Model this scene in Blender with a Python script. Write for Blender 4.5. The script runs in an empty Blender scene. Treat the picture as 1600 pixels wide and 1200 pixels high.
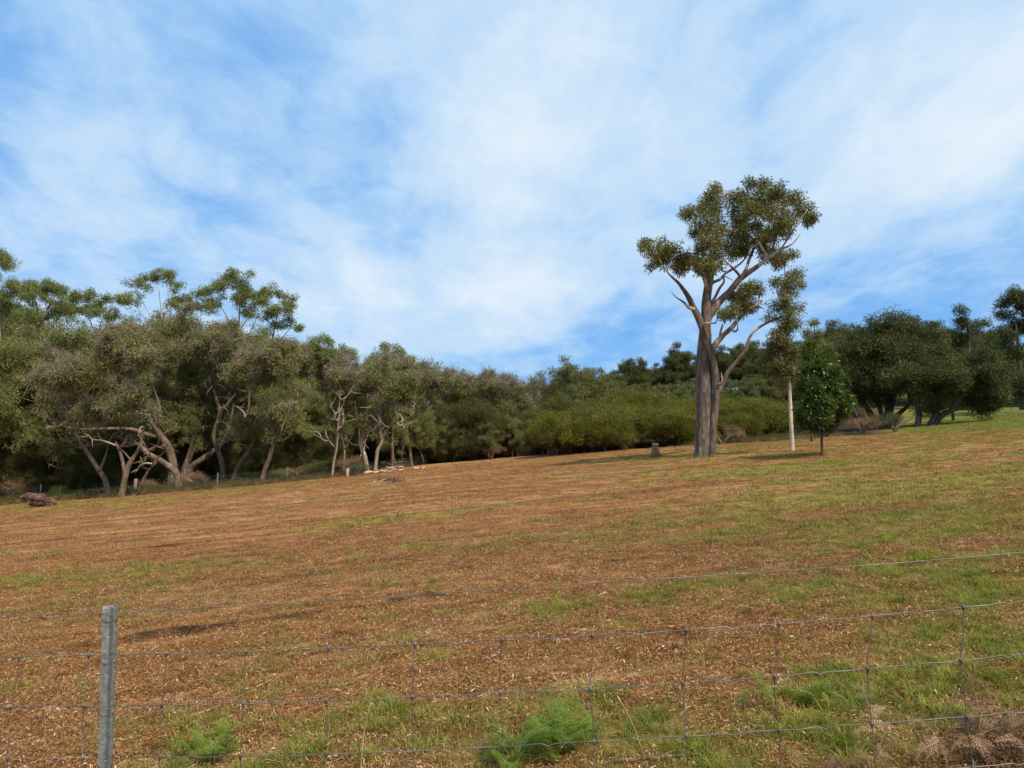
import bpy, math, random
import numpy as np
from mathutils import Vector, Matrix
R = math.radians
rnd = random.Random(7)
rng = np.random.default_rng(11)
S = bpy.context.scene
COL = S.collection

# ------------------------------------------------------------------ camera
F = 1070.0; EYE = 1.65; PITCH = math.atan(90 / F)
cam_d = bpy.data.cameras.new('camera'); cam = bpy.data.objects.new('camera', cam_d); COL.objects.link(cam)
cam.location = (0, 0, EYE); cam.rotation_euler = (R(90) + PITCH, 0, 0)
cam_d.sensor_width = 36; cam_d.lens = 36 * F / 1600; cam_d.clip_start = .05; cam_d.clip_end = 6000
S.camera = cam
FW = np.array([0, math.cos(PITCH), math.sin(PITCH)]); UP = np.array([0, -math.sin(PITCH), math.cos(PITCH)])

def ray(px, py):
    return FW + UP * ((600 - py) / F) + np.array([(px - 800) / F, 0, 0])

# ------------------------------------------------------------------ world
SUN_EL, SUN_AZ = R(55), R(138)          # azimuth clockwise from +Y
W = bpy.data.worlds.new('World'); S.world = W; W.use_nodes = True
nt = W.node_tree; nt.nodes.clear()
def N(nt, typ, **kw):
    n = nt.nodes.new(typ)
    for k, v in kw.items():
        if k.startswith('_'): n.inputs[int(k[1:])].default_value = v
        else: setattr(n, k, v)
    return n
def math_(nt, op, a, b=None, c=None, clamp=False):
    n = nt.nodes.new('ShaderNodeMath'); n.operation = op; n.use_clamp = clamp
    for i, v in enumerate((a, b, c)):
        if v is None: continue
        if isinstance(v, (int, float)): n.inputs[i].default_value = v
        else: nt.links.new(v, n.inputs[i])
    return n.outputs[0]
def mixc(nt, fac, a, b, blend='MIX'):
    n = nt.nodes.new('ShaderNodeMix'); n.data_type = 'RGBA'; n.blend_type = blend
    for i, v in ((0, fac), (6, a), (7, b)):
        if isinstance(v, (int, float)): n.inputs[i].default_value = v
        elif isinstance(v, (tuple, list)): n.inputs[i].default_value = (*v[:3], 1)
        else: nt.links.new(v, n.inputs[i])
    return n.outputs[2]
def ramp(nt, fac, stops, interp='LINEAR'):
    n = nt.nodes.new('ShaderNodeValToRGB'); n.color_ramp.interpolation = interp
    e = n.color_ramp.elements
    while len(e) < len(stops): e.new(.5)
    for i, (p, c) in enumerate(stops):
        e[i].position = p; e[i].color = (*c, 1) if isinstance(c, (tuple, list)) else (c, c, c, 1)
    nt.links.new(fac, n.inputs[0]); return n.outputs[0]
def noise(nt, vec, scale, detail=4, rough=.55, dist=0, out=0):
    n = nt.nodes.new('ShaderNodeTexNoise')
    n.inputs['Scale'].default_value = scale; n.inputs['Detail'].default_value = detail
    n.inputs['Roughness'].default_value = rough; n.inputs['Distortion'].default_value = dist
    if vec is not None: nt.links.new(vec, n.inputs['Vector'])
    return n.outputs[out]
def mapping(nt, vec, scale=(1, 1, 1), rot=(0, 0, 0), loc=(0, 0, 0)):
    n = nt.nodes.new('ShaderNodeMapping'); nt.links.new(vec, n.inputs[0])
    n.inputs['Scale'].default_value = scale; n.inputs['Rotation'].default_value = rot; n.inputs['Location'].default_value = loc
    return n.outputs[0]

sky = N(nt, 'ShaderNodeTexSky', sky_type='NISHITA', sun_disc=False, sun_elevation=SUN_EL, sun_rotation=SUN_AZ,
        altitude=100, air_density=1.0, dust_density=.6, ozone_density=2.0)
tc = nt.nodes.new('ShaderNodeTexCoord'); D = tc.outputs['Generated']
sep = nt.nodes.new('ShaderNodeSeparateXYZ'); nt.links.new(D, sep.inputs[0])
# cloud layer seen on a flat ceiling: direction.xy / (direction.z + c)
zz = math_(nt, 'ADD', math_(nt, 'MAXIMUM', sep.outputs[2], 0.0), .22)
cmb = nt.nodes.new('ShaderNodeCombineXYZ')
nt.links.new(math_(nt, 'DIVIDE', sep.outputs[0], zz), cmb.inputs[0]); nt.links.new(math_(nt, 'DIVIDE', sep.outputs[1], zz), cmb.inputs[1])
P = cmb.outputs[0]
Pm = mapping(nt, P, (1.0, .62, 1), (0, 0, R(24)), (3.1, 1.7, 0))
big = noise(nt, Pm, .9, 3, .5, .3)
mid = noise(nt, Pm, 2.6, 8, .58, .35)
fin = noise(nt, mapping(nt, P, (1, .75, 1), (0, 0, R(24)), (9, 4, 0)), 6.5, 12, .66, .5)
cov = math_(nt, 'ADD', math_(nt, 'MULTIPLY', big, .45), math_(nt, 'MULTIPLY', mid, .75))
cov = math_(nt, 'ADD', cov, math_(nt, 'MULTIPLY', fin, .40))
cov = math_(nt, 'ADD', cov, -.690)                     # about 0 on average
blobs = [  # px, py, sharpness, weight  (where the veil of cloud is thick or torn in the photograph)
    (60, 60, 26, -.46), (60, 170, 40, -.12), (400, 110, 90, -.16), (120, 330, 60, .02), (330, 400, 60, -.04), (1160, 190, 70, -.20), (1330, 60, 60, -.10),
    (1500, 400, 40, -.28), (1420, 470, 40, -.24), (620, 500, 60, -.16), (900, 520, 50, -.22), (700, 330, 60, -.05), (500, 330, 50, -.02),
    (820, 120, 24, -.10), (760, 395, 130, .34), (1420, 330, 60, .08), (560, 300, 40, -.05), (260, 260, 40, .12), (650, 60, 30, .08), (850, 455, 300, .26), (500, 445, 200, .22), (600, 490, 260, .20), (200, 30, 60, .12), (1040, 60, 40, .06), (1450, 230, 40, .22), (1560, 130, 40, .14), (300, 60, 50, .12),
    (1000, 110, 40, .10), (560, 160, 60, .10), (120, 230, 70, .10), (1300, 300, 60, .16), (1000, 340, 60, .10), (30, 270, 90, .12), (720, 490, 260, .10)]
for px, py, k, w in blobs:
    d = ray(px, py); d /= np.linalg.norm(d)
    n = nt.nodes.new('ShaderNodeVectorMath'); n.operation = 'DOT_PRODUCT'; nt.links.new(D, n.inputs[0]); n.inputs[1].default_value = tuple(d)
    g = math_(nt, 'EXPONENT', math_(nt, 'MULTIPLY', math_(nt, 'SUBTRACT', n.outputs['Value'], 1.0), float(k)))
    cov = math_(nt, 'ADD', cov, math_(nt, 'MULTIPLY', g, w))
veil = ramp(nt, math_(nt, 'ADD', cov, .5), [(.22, 0.0), (.36, .26), (.48, .62), (.59, .88), (.78, 1.0)])
blue = mixc(nt, 1.0, sky.outputs[0], (.62, 1.02, 1.30), 'MULTIPLY')
blue = mixc(nt, .80, blue, (1.75, 4.55, 9.4))
ccol = ramp(nt, math_(nt, 'ADD', cov, .5), [(.30, (.36, .62, .95)), (.50, (.50, .72, .97)), (.68, (.61, .78, .965)), (.90, (.78, .88, .98))])
cl = nt.nodes.new('ShaderNodeVectorMath'); cl.operation = 'SCALE'; nt.links.new(ccol, cl.inputs[0]); cl.inputs['Scale'].default_value = 10.0
skyc = mixc(nt, veil, blue, cl.outputs[0])
bg = nt.nodes.new('ShaderNodeBackground'); bg.inputs[1].default_value = .084; nt.links.new(skyc, bg.inputs[0])
wo = nt.nodes.new('ShaderNodeOutputWorld'); nt.links.new(bg.outputs[0], wo.inputs[0])
W.cycles.sampling_method = 'MANUAL'; W.cycles.sample_map_resolution = 512

sd = bpy.data.lights.new('sun', 'SUN'); sun = bpy.data.objects.new('sun', sd); COL.objects.link(sun)
sd.energy = 5.0; sd.angle = R(3); sd.color = (1, .88, .70)
sv = Vector((math.sin(SUN_AZ) * math.cos(SUN_EL), math.cos(SUN_AZ) * math.cos(SUN_EL), math.sin(SUN_EL)))
sun.rotation_euler = sv.to_track_quat('Z', 'Y').to_euler(); sun.location = (20, -30, 40)
S.view_settings.view_transform = 'Standard'; S.view_settings.look = 'None'
S.view_settings.exposure = .25; S.view_settings.gamma = 1; S.view_settings.use_curve_mapping = False
S.render.engine = 'CYCLES'
S.cycles.max_bounces = 6; S.cycles.diffuse_bounces = 3; S.cycles.glossy_bounces = 2; S.cycles.transmission_bounces = 4
S.cycles.transparent_max_bounces = 8

# ------------------------------------------------------------------ noise and terrain
TAB = np.random.default_rng(3).random((256, 256))
def vn(x, y):
    xi = np.floor(x).astype(int); yi = np.floor(y).astype(int); fx = x - xi; fy = y - yi
    fx = fx * fx * (3 - 2 * fx); fy = fy * fy * (3 - 2 * fy)
    a = TAB[xi & 255, yi & 255]; b = TAB[(xi + 1) & 255, yi & 255]; c = TAB[xi & 255, (yi + 1) & 255]; d = TAB[(xi + 1) & 255, (yi + 1) & 255]
    return (a * (1 - fx) + b * fx) * (1 - fy) + (c * (1 - fx) + d * fx) * fy
def fbm(x, y, o=4):
    s = 0; a = .5; t = 0
    for i in range(o):
        s = s + a * vn(x + 17.3 * i, y + 9.1 * i); t += a; x = x * 2.03; y = y * 2.03; a *= .55
    return s / t
def sst(e0, e1, x):
    t = np.clip((x - e0) / (e1 - e0), 0, 1); return t * t * (3 - 2 * t)
CA, SA = math.cos(R(13)), math.sin(R(13))
def streak(x, y): return x * CA + y * SA, -x * SA + y * CA     # along, across the mown rows
RUT = None
def H(x, y):
    x = np.asarray(x, float); y = np.asarray(y, float)
    d = np.hypot(x, y); k = np.minimum(1, 260 / np.maximum(d, 1))
    z = (.0803 * x + .0056 * y) * k
    t = x / np.maximum(y, 1)
    z = z + 7.5 * sst(68, 150, y) * sst(.0, .25, t)
    z = z - .9 * sst(-.2, -.75, t) * 0
    z = z + .16 * (fbm(x * .09, y * .09, 2) - .5) * sst(4, 20, d)
    u, v = streak(x, y)
    z = z + .045 * (fbm(u * .22, v * 1.1, 3) - .5)
    near = sst(30, 10, d)
    z = z + near * .035 * (fbm(x * 3.1, y * 3.1, 3) - .5)
    if RUT is not None:
        dd = (-(x - RUT[0][0]) * RUT[1][1] + (y - RUT[0][1]) * RUT[1][0]); al = (x - RUT[0][0]) * RUT[1][0] + (y - RUT[0][1]) * RUT[1][1]
        dd = dd + .10 * (fbm(al * .9, al * 0 + 3.3, 2) - .5)
        w = sst(-.6, .2, al) * sst(RUT[2] + .8, RUT[2] - .4, al) * (.55 + .9 * (vn(al * 1.7, al * 0 + 8) - .3))
        z = z + w * (-.075 * np.exp(-(dd / .06) ** 2) + .06 * np.exp(-((dd - .13) / .08) ** 2) + .012 * np.exp(-((dd + .14) / .08) ** 2))
    return z
def Hs(x, y): return float(H(x, y))
def gp(px, py):
    """ground point seen at a photo pixel"""
    d = ray(px, py); t = 1.0; o = np.array([0, 0, EYE])
    for i in range(4000):
        p = o + d * t; g = p[2] - Hs(p[0], p[1])
        if g < .002 * t: break
        t += max(.01, g * 1.2) if g < 3 else g * 1.0
        if t > 400: break
    return p
def at(px, py, Y):
    d = ray(px, py); p = np.array([0, 0, EYE]) + d * (Y / d[1]); return p
_a = gp(190, 1004); _b = gp(720, 926); _v = (_b - _a)[:2]; RUT = (_a[:2].copy(), _v / np.linalg.norm(_v), float(np.linalg.norm(_v)))

edge_px = [(-120, 797), (0, 788), (100, 781), (207, 773), (336, 763), (446, 752), (520, 745), (580, 737), (650, 725), (700, 719), (760, 715), (800, 711), (900, 703), (1000, 698), (1100, 693), (1200, 689), (1320, 679), (1400, 677), (1500, 672), (1600, 667), (1760, 659)]
EDGE = np.array([gp(*p)[:2] for p in edge_px])
def edgeY(x): 
    o = np.argsort(EDGE[:, 0]); return np.interp(x, EDGE[o, 0], EDGE[o, 1])
# green patches: pixel, extent along and across (m), strength
patches = [(250, 777, 8, 1.2, 1.5), (120, 784, 6, 1.0, 1.3), (30, 790, 4, 1.1, 1.2), (150, 796, 6, .8, .6), (420, 757, 5, .5, .5), (170, 893, 2.2, .9, .24), (60, 905, 1.6, .7, .25), (40, 870, 1.5, .5, .2), (640, 806, 3.5, .8, .6), (560, 815, 1.6, .4, .4),
    (960, 716, 6.5, 1.2, .75), (860, 741, 4, .8, .35), (1120, 735, 5, 1.2, .45), (1250, 728, 6, 1.6, .5), (1330, 775, 5, 1.2, .45), (1520, 745, 6, 1.3, .5), (1480, 815, 2.5, 1.5, .45), (1330, 835, 2.6, .9, .45),
    (905, 945, .75, .3, .55), (1480, 775, 1.2, .35, .7), (1380, 885, 1.2, .4, .5), (1300, 950, 1.6, .4, .4), (1450, 925, 1.2, .3, .6), (1580, 930, .9, .3, .6),
    (80, 1070, .5, .35, .5), (30, 1070, .3, .3, .6), (350, 1060, .4, .3, .3), (600, 1130, .45, .25, .8), (560, 1170, .4, .2, .8), (420, 1140, .5, .2, .7), (820, 1150, .5, .35, .7),
    (1400, 1010, .9, .3, .55), (1290, 1085, .5, .2, .6), (1500, 1040, .8, .4, .55), (1250, 1150, .4, .25, .5), (1080, 1160, .5, .2, .4), (100, 1150, .7, .3, .5), (250, 1130, .5, .3, .4), (960, 1180, .5, .2, .3), (1560, 985, .8, .3, .6)]
PT = [(gp(a, b), c, d, e) for a, b, c, d, e in patches]
def green(x, y):
    x = np.asarray(x, float); y = np.asarray(y, float); u, v = streak(x, y)
    n = fbm(u * .35 + 5, v * 1.2, 4) - .5; m = fbm(x * 2.2 + 40, y * 2.2, 3) - .5
    g = -.05 + n * .9 + m * .85
    g = g + .26 * sst(-1, 7, x - .05 * y) * sst(60, 30, y)
    g = g + .30 * sst(5.2, 3.6, np.hypot(x, y))
    for p, a, c, w in PT:
        uu, vv = streak(x - p[0], y - p[1]); g = g + w * .62 * np.exp(-(uu / a) ** 2 - (vv / c) ** 2)
    return np.clip(g * 1.3, 0, 1)

def soil_shade(x, y):  # mask for dark bare earth, rut shade and tree shadow painted on the ground
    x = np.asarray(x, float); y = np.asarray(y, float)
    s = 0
    for (a, b, wd, k) in SOIL_SHADE:
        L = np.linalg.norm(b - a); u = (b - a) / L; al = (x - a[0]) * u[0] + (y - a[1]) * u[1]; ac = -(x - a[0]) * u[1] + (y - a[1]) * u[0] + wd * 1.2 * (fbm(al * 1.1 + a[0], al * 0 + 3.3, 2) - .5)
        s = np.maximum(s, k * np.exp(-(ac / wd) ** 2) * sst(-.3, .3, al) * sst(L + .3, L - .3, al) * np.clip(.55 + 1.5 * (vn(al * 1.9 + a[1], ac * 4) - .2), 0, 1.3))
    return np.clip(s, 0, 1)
SOIL_SHADE = [(gp(*a)[:2], gp(*b)[:2], w, k) for a, b, w, k in [((190, 1004), (720, 926), .075, 1.7), ((470, 1018), (800, 998), .035, .8), ((330, 1045), (480, 1022), .03, .5), ((1150, 925), (1300, 908), .16, .9), ((1080, 905), (1180, 898), .05, .5), ((250, 872), (400, 848), .09, .8), ((520, 900), (620, 884), .05, .6), ((1180, 850), (1290, 842), .07, .5), ((560, 845), (700, 830), .12, .5), ((640, 785), (800, 765), .12, .6), ((950, 724), (1100, 713), .35, .8), ((1120, 714), (1290, 712), .35, .8), ((0, 962), (190, 952), .035, .6), ((1350, 762), (1580, 748), .2, .6), ((100, 848), (200, 840), .1, .5)]]  # rut shade, dark earth patches, and the lone gum's shadow painted as two strips
# ------------------------------------------------------------------ object helpers
def tag(o, label=None, cat=None, group=None, kind=None):
    if label: o['label'] = label
    if cat: o['category'] = cat
    if group: o['group'] = group
    if kind: o['kind'] = kind
    return o
def empty(name, loc, label, cat, group=None):
    o = bpy.data.objects.new(name, None); COL.objects.link(o); o.location = loc; o.empty_display_size = .3
    return tag(o, label, cat, group)
def npmesh(name, v, faces, mat=None, smooth=False):
    """v (n,3), faces (m,k) arrays or list of arrays with equal k"""
    me = bpy.data.meshes.new(name); v = np.asarray(v, np.float32)
    fl = faces if isinstance(faces, list) else [faces]
    fl = [np.asarray(f, np.int32) for f in fl if len(f)]
    tot = [np.full(len(f), f.shape[1], np.int32) for f in fl]
    me.vertices.add(len(v)); me.vertices.foreach_set('co', v.ravel())
    if fl:
        loops = np.concatenate([f.ravel() for f in fl]); cnt = np.concatenate(tot); st = np.concatenate([[0], np.cumsum(cnt)[:-1]])
        me.loops.add(len(loops)); me.loops.foreach_set('vertex_index', loops.astype(np.int32))
        me.polygons.add(len(cnt)); me.polygons.foreach_set('loop_start', st.astype(np.int32)); me.polygons.foreach_set('loop_total', cnt)
        me.polygons.foreach_set('use_smooth', np.full(len(cnt), smooth))
    me.update(); me.validate()
    if mat: me.materials.append(mat)
    return me
def link(name, me, parent=None, loc=None):
    o = bpy.data.objects.new(name, me); COL.objects.link(o)
    if parent is not None: o.parent = parent
    if loc is not None: o.location = loc
    return o
class MB:
    def __init__(s): s.v = []; s.q = []; s.t = []; s.n = 0; s.c = []
    def add(s, v, q=None, t=None, c=None):
        v = np.asarray(v, float)
        if q is not None and len(q): s.q.append(np.asarray(q) + s.n)
        if t is not None and len(t): s.t.append(np.asarray(t) + s.n)
        s.v.append(v); s.n += len(v)
        s.c.append(np.full(len(v), 0. if c is None else c) if np.isscalar(c) or c is None else np.asarray(c))
    def mesh(s, name, mat, smooth=False, attr=None):
        v = np.concatenate(s.v) if s.v else np.zeros((0, 3)); f = []
        if s.q: f.append(np.concatenate(s.q))
        if s.t: f.append(np.concatenate(s.t))
        me = npmesh(name, v, f, mat, smooth)
        if attr and len(v): me.attributes.new(attr, 'FLOAT', 'POINT').data.foreach_set('value', np.concatenate(s.c).astype(np.float32))
        return me
def catmull(P, n):
    P = np.asarray(P, float)
    if len(P) < 3: 
        t = np.linspace(0, 1, n * (len(P) - 1) + 1)[:, None]; return P[0] * (1 - t) + P[-1] * t
    Q = np.vstack([2 * P[0] - P[1], P, 2 * P[-1] - P[-2]]); out = []
    for i in range(1, len(Q) - 2):
        p0, p1, p2, p3 = Q[i - 1:i + 3]
        for t in np.linspace(0, 1, n, endpoint=False):
            out.append(.5 * (2 * p1 + (p2 - p0) * t + (2 * p0 - 5 * p1 + 4 * p2 - p3) * t * t + (3 * p1 - p0 - 3 * p2 + p3) * t ** 3))
    out.append(P[-1]); return np.array(out)
def tube(mb, pts, rad, sides=6, cap=True, gnarl=0., ridge=0., c=None):
    pts = np.asarray(pts, float); n = len(pts); rad = np.broadcast_to(np.asarray(rad, float), (n,))
    T = np.gradient(pts, axis=0); T /= np.maximum(np.linalg.norm(T, axis=1), 1e-9)[:, None]
    ref = np.array([0.3, 1, 0.1]) if abs(T[0][2]) > .7 else np.array([0, 0, 1.]); 
    u = np.cross(T[0], ref); u /= np.linalg.norm(u); U = [u]
    for i in range(1, n):
        u = U[-1] - T[i] * np.dot(U[-1], T[i]); l = np.linalg.norm(u); U.append(u / l if l > 1e-6 else U[-1])
    U = np.array(U); V = np.cross(T, U); a = np.linspace(0, 2 * math.pi, sides, endpoint=False)
    rr = np.repeat(rad[:, None], sides, 1)
    if gnarl:
        L = np.concatenate([[0], np.cumsum(np.linalg.norm(np.diff(pts, axis=0), axis=1))]); s0 = pts[0][0] * 3.7
        rr = rr * (1 + gnarl * (fbm(np.cos(a)[None] * 1.3 + 9 + L[:, None] * 1.1 / max(rad[0] * 4, .15) + s0, np.sin(a)[None] * 1.3 + 5 + 0 * L[:, None], 3) - .5) * 2)
        if ridge:
            ph = a[None] * 1.0 + .25 * (fbm(L[:, None] * .5 + 0 * a[None], 0 * L[:, None] + a[None], 2) - .5)
            rr = rr * (1 + ridge * (np.abs(((ph * sides / (2 * math.pi) / 4) % 1) - .5) * 2 - .5 + .9 * (vn(L[:, None] * 2.2 + a[None] * 5, a[None] * sides / 6.28 * .5 + 0 * L[:, None]) - .5)))
    v = pts[:, None] + rr[..., None] * (np.cos(a)[None, :, None] * U[:, None] + np.sin(a)[None, :, None] * V[:, None])
    v = v.reshape(-1, 3); i = np.arange(n - 1)[:, None] * sides; j = np.arange(sides)[None]; k = (j + 1) % sides
    q = np.stack([i + j, i + k, i + sides + k, i + sides + j], -1).reshape(-1, 4); t = []
    if cap:
        v = np.vstack([v, pts[0], pts[-1]]); jj = np.arange(sides); kk = (jj + 1) % sides
        t = np.vstack([np.stack([kk, jj, np.full(sides, len(v) - 2)], 1), np.stack([(n - 1) * sides + jj, (n - 1) * sides + kk, np.full(sides, len(v) - 1)], 1)])
    mb.add(v, q, t, c)

def material(name, rough=.8, spec=.25):
    m = bpy.data.materials.new(name); m.use_nodes = True; t = m.node_tree; b = t.nodes['Principled BSDF']
    b.inputs['Roughness'].default_value = rough; b.inputs['Specular IOR Level'].default_value = spec
    return m, t, b
def bump(t, b, h, s=.5, d=.02):
    n = t.nodes.new('ShaderNodeBump'); n.inputs['Strength'].default_value = s; n.inputs['Distance'].default_value = d
    t.links.new(h, n.inputs['Height']); t.links.new(n.outputs[0], b.inputs['Normal'])

# ------------------------------------------------------------------ materials
def leafmat(name, c1, c2, c3, trans=.28, rough=.5, spec=.35, nscale=.45):
    m, t, b = material(name, rough, spec)
    oi = t.nodes.new('ShaderNodeObjectInfo'); geo = t.nodes.new('ShaderNodeNewGeometry')
    n = noise(t, geo.outputs['Position'], nscale, 3, .6)
    n2 = noise(t, geo.outputs['Position'], 5.0, 2, .6)
    f = math_(t, 'ADD', math_(t, 'MULTIPLY', n, .8), math_(t, 'MULTIPLY', oi.outputs['Random'], .35)); f = math_(t, 'ADD', f, math_(t, 'MULTIPLY', n2, .45))
    c = ramp(t, math_(t, 'SUBTRACT', f, .30), [(.15, c1), (.48, c2), (.85, c3)])
    t.links.new(c, b.inputs['Base Color'])
    tr = t.nodes.new('ShaderNodeBsdfTranslucent'); tc_ = mixc(t, 1, c, (1.1, 1.25, .6), 'MULTIPLY'); t.links.new(tc_, tr.inputs[0])
    mx = t.nodes.new('ShaderNodeMixShader'); mx.inputs[0].default_value = trans
    t.links.new(b.outputs[0], mx.inputs[1]); t.links.new(tr.outputs[0], mx.inputs[2]); t.links.new(mx.outputs[0], t.nodes['Material Output'].inputs[0])
    return m
M = {}
M['leaf_grey'] = leafmat('grey_green_leaf', (.070, .078, .020), (.165, .175, .052), (.30, .29, .11))
M['leaf_fresh'] = leafmat('fresh_green_leaf', (.066, .088, .018), (.150, .180, .040), (.26, .275, .075))
M['leaf_olive'] = leafmat('olive_thicket_leaf', (.034, .034, .005), (.118, .120, .012), (.25, .225, .028), nscale=.8)
M['leaf_dark'] = leafmat('dark_green_leaf', (.028, .036, .010), (.064, .074, .020), (.15, .155, .046), spec=.3, nscale=.9)
M['leaf_far'] = leafmat('far_hill_leaf', (.055, .062, .018), (.125, .135, .040), (.22, .215, .07), nscale=.15)
M['leaf_tree'] = leafmat('tall_gum_leaf', (.050, .058, .012), (.125, .130, .028), (.23, .195, .055), spec=.45, nscale=.7)
M['leaf_lush'] = leafmat('lush_broad_leaf', (.030, .050, .008), (.064, .098, .013), (.13, .17, .026), trans=.35, spec=.5, rough=.4)
M['fern'] = leafmat('fern_green', (.055, .095, .009), (.125, .19, .016), (.23, .29, .035), trans=.35, nscale=3)
M['fern_dry'] = leafmat('dry_bracken', (.08, .04, .02), (.22, .12, .060), (.42, .28, .18), trans=.15, nscale=4)
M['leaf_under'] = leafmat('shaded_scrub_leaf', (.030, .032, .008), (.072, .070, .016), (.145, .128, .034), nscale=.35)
M['grass'] = leafmat('grass_blade', (.110, .105, .018), (.215, .21, .04), (.35, .31, .085), trans=.35, nscale=2.5)
M['grass_bright'] = leafmat('fresh_grass_blade', (.10, .12, .012), (.18, .21, .022), (.30, .31, .05), trans=.4, nscale=2.5)

def bark(name, c1, c2, c3, sc=6., zs=.22, bs=.8, bd=.03, pale=None):
    m, t, b = material(name, .9, .15)
    tc = t.nodes.new('ShaderNodeTexCoord'); p = mapping(t, tc.outputs['Object'], (1, 1, zs))
    n = noise(t, p, sc, 6, .65, .3); n2 = noise(t, p, sc * 3.2, 4, .6); n3 = noise(t, tc.outputs['Object'], .8, 3, .6)
    c = ramp(t, math_(t, 'ADD', math_(t, 'MULTIPLY', n, .65), math_(t, 'MULTIPLY', n2, .35)), [(.33, c1), (.5, c2), (.66, c3)])
    c = mixc(t, ramp(t, n3, [(.38, 0.), (.60, .7)]), c, tuple(x * .5 for x in c2))
    if pale:
        sx = t.nodes.new('ShaderNodeSeparateXYZ'); t.links.new(tc.outputs['Object'], sx.inputs[0])
        h = math_(t, 'ADD', math_(t, 'MULTIPLY', sx.outputs[2], pale[0]), math_(t, 'MULTIPLY', noise(t, mapping(t, tc.outputs['Object'], (1, 1, .35)), 1.7, 4, .6), 1.0))
        f = ramp(t, h, [(pale[1], 0.), (pale[1] + .06, 1.)])
        c = mixc(t, f, c, mixc(t, ramp(t, n, [(.4, 0.), (.6, 1.)]), pale[2], pale[3]))
    t.links.new(c, b.inputs['Base Color'])
    bump(t, b, math_(t, 'ADD', n, math_(t, 'MULTIPLY', n2, .5)), bs, bd)
    return m
M['bark_pink'] = bark('brown_pink_bark', (.045, .030, .022), (.155, .108, .078), (.33, .25, .185), sc=5, zs=.35)
M['bark_grey'] = bark('dark_grey_bark', (.045, .033, .025), (.10, .078, .06), (.19, .15, .12))
M['bark_pale'] = bark('pale_bark', (.13, .095, .07), (.31, .245, .19), (.52, .44, .36))
M['bark_white'] = bark('white_bark', (.26, .21, .16), (.58, .51, .42), (.74, .69, .60), sc=3, zs=.5, bs=.25)
M['bark_big'] = bark('fissured_trunk_bark', (.028, .020, .016), (.150, .115, .094), (.38, .32, .27), sc=7.5, zs=.17, bs=1., bd=.06, pale=(.10, 1.20, (.40, .32, .26), (.70, .62, .55)))
M['bark_limb'] = bark('limb_bark', (.10, .062, .045), (.21, .145, .11), (.36, .29, .24), sc=6, zs=.3, bs=.7, bd=.02, pale=(.0, .52, (.34, .27, .22), (.60, .52, .45)))
M['twig'] = bark('bare_twig', (.12, .09, .07), (.23, .18, .14), (.36, .29, .23))
M['red_log'] = bark('red_rotten_log', (.022, .011, .008), (.095, .045, .030), (.32, .24, .19), sc=5, zs=1, bs=1, bd=.08)
M['cut_wood'] = bark('bleached_wood', (.34, .20, .12), (.58, .42, .30), (.75, .64, .52))
M['stump'] = bark('stump_wood', (.08, .045, .025), (.24, .14, .085), (.42, .30, .2), sc=8, bs=1)
M['post_wood'] = bark('weathered_post_wood', (.22, .14, .10), (.40, .28, .21), (.55, .42, .34), sc=9)

m, t, b = material('galvanised_steel', .42, .5); b.inputs['Metallic'].default_value = .55
tc_ = t.nodes.new('ShaderNodeTexCoord')
n = noise(t, tc_.outputs['Object'], 60, 5, .65); v = t.nodes.new('ShaderNodeTexVoronoi'); v.inputs['Scale'].default_value = 130; t.links.new(tc_.outputs['Object'], v.inputs[0])
n3 = noise(t, mapping(t, tc_.outputs['Object'], (1, 1, 5)), 22, 4, .6)
c = ramp(t, n, [(.35, (.17, .19, .19)), (.55, (.27, .30, .30)), (.72, (.42, .45, .45))])
c = mixc(t, ramp(t, n3, [(.62, 0.), (.68, .75)]), c, (.68, .70, .70))
c = mixc(t, ramp(t, v.outputs[0], [(.1, .35), (.35, 0.)]), c, (.10, .12, .12))
t.links.new(c, b.inputs['Base Color']); bump(t, b, n, .3, .001); M['steel'] = m
m, t, b = material('wire_steel', .5, .5); b.inputs['Metallic'].default_value = .25
g = t.nodes.new('ShaderNodeNewGeometry'); c = ramp(t, noise(t, g.outputs['Position'], 9, 4), [(.35, (.07, .06, .055)), (.6, (.15, .14, .13)), (.75, (.28, .27, .26))]); t.links.new(c, b.inputs['Base Color']); M['wire'] = m
m, t, b = material('dry_stalk', .7, .3)
g = t.nodes.new('ShaderNodeNewGeometry'); c = ramp(t, noise(t, g.outputs['Position'], 6, 4), [(.35, (.22, .11, .055)), (.6, (.45, .28, .15)), (.75, (.62, .47, .30))]); t.links.new(c, b.inputs['Base Color']); M['stalk'] = m

# ground: litter, bare earth with painted shade, and grass
m, t, b = material('mown_litter_ground', .95, .1)
g = t.nodes.new('ShaderNodeNewGeometry'); pos = g.outputs['Position']
def attr(t, nm):
    a = t.nodes.new('ShaderNodeAttribute'); a.attribute_name = nm; return a.outputs['Fac']
rot = mapping(t, pos, (1, 1, 1), (0, 0, -R(13)))
st1 = noise(t, mapping(t, rot, (.10, .75, 1)), 1.0, 6, .68, .5)
st2 = noise(t, mapping(t, rot, (.5, 2.2, 1), loc=(7, 3, 0)), 1.0, 7, .72, .4)
f1 = noise(t, mapping(t, rot, (1, 1.7, 1)), 5, 8, .78, .2); f2 = noise(t, pos, 34, 6, .75, .6); f3 = noise(t, pos, 120, 4, .7, .8)
sp = t.nodes.new('ShaderNodeTexVoronoi'); sp.inputs['Scale'].default_value = 26; sp.inputs['Randomness'].default_value = 1; t.links.new(mapping(t, rot, (1, 2.1, 1)), sp.inputs[0])
h = math_(t, 'ADD', math_(t, 'MULTIPLY', f1, .42), math_(t, 'MULTIPLY', f2, .33)); h = math_(t, 'ADD', h, math_(t, 'MULTIPLY', f3, .25))
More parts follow.
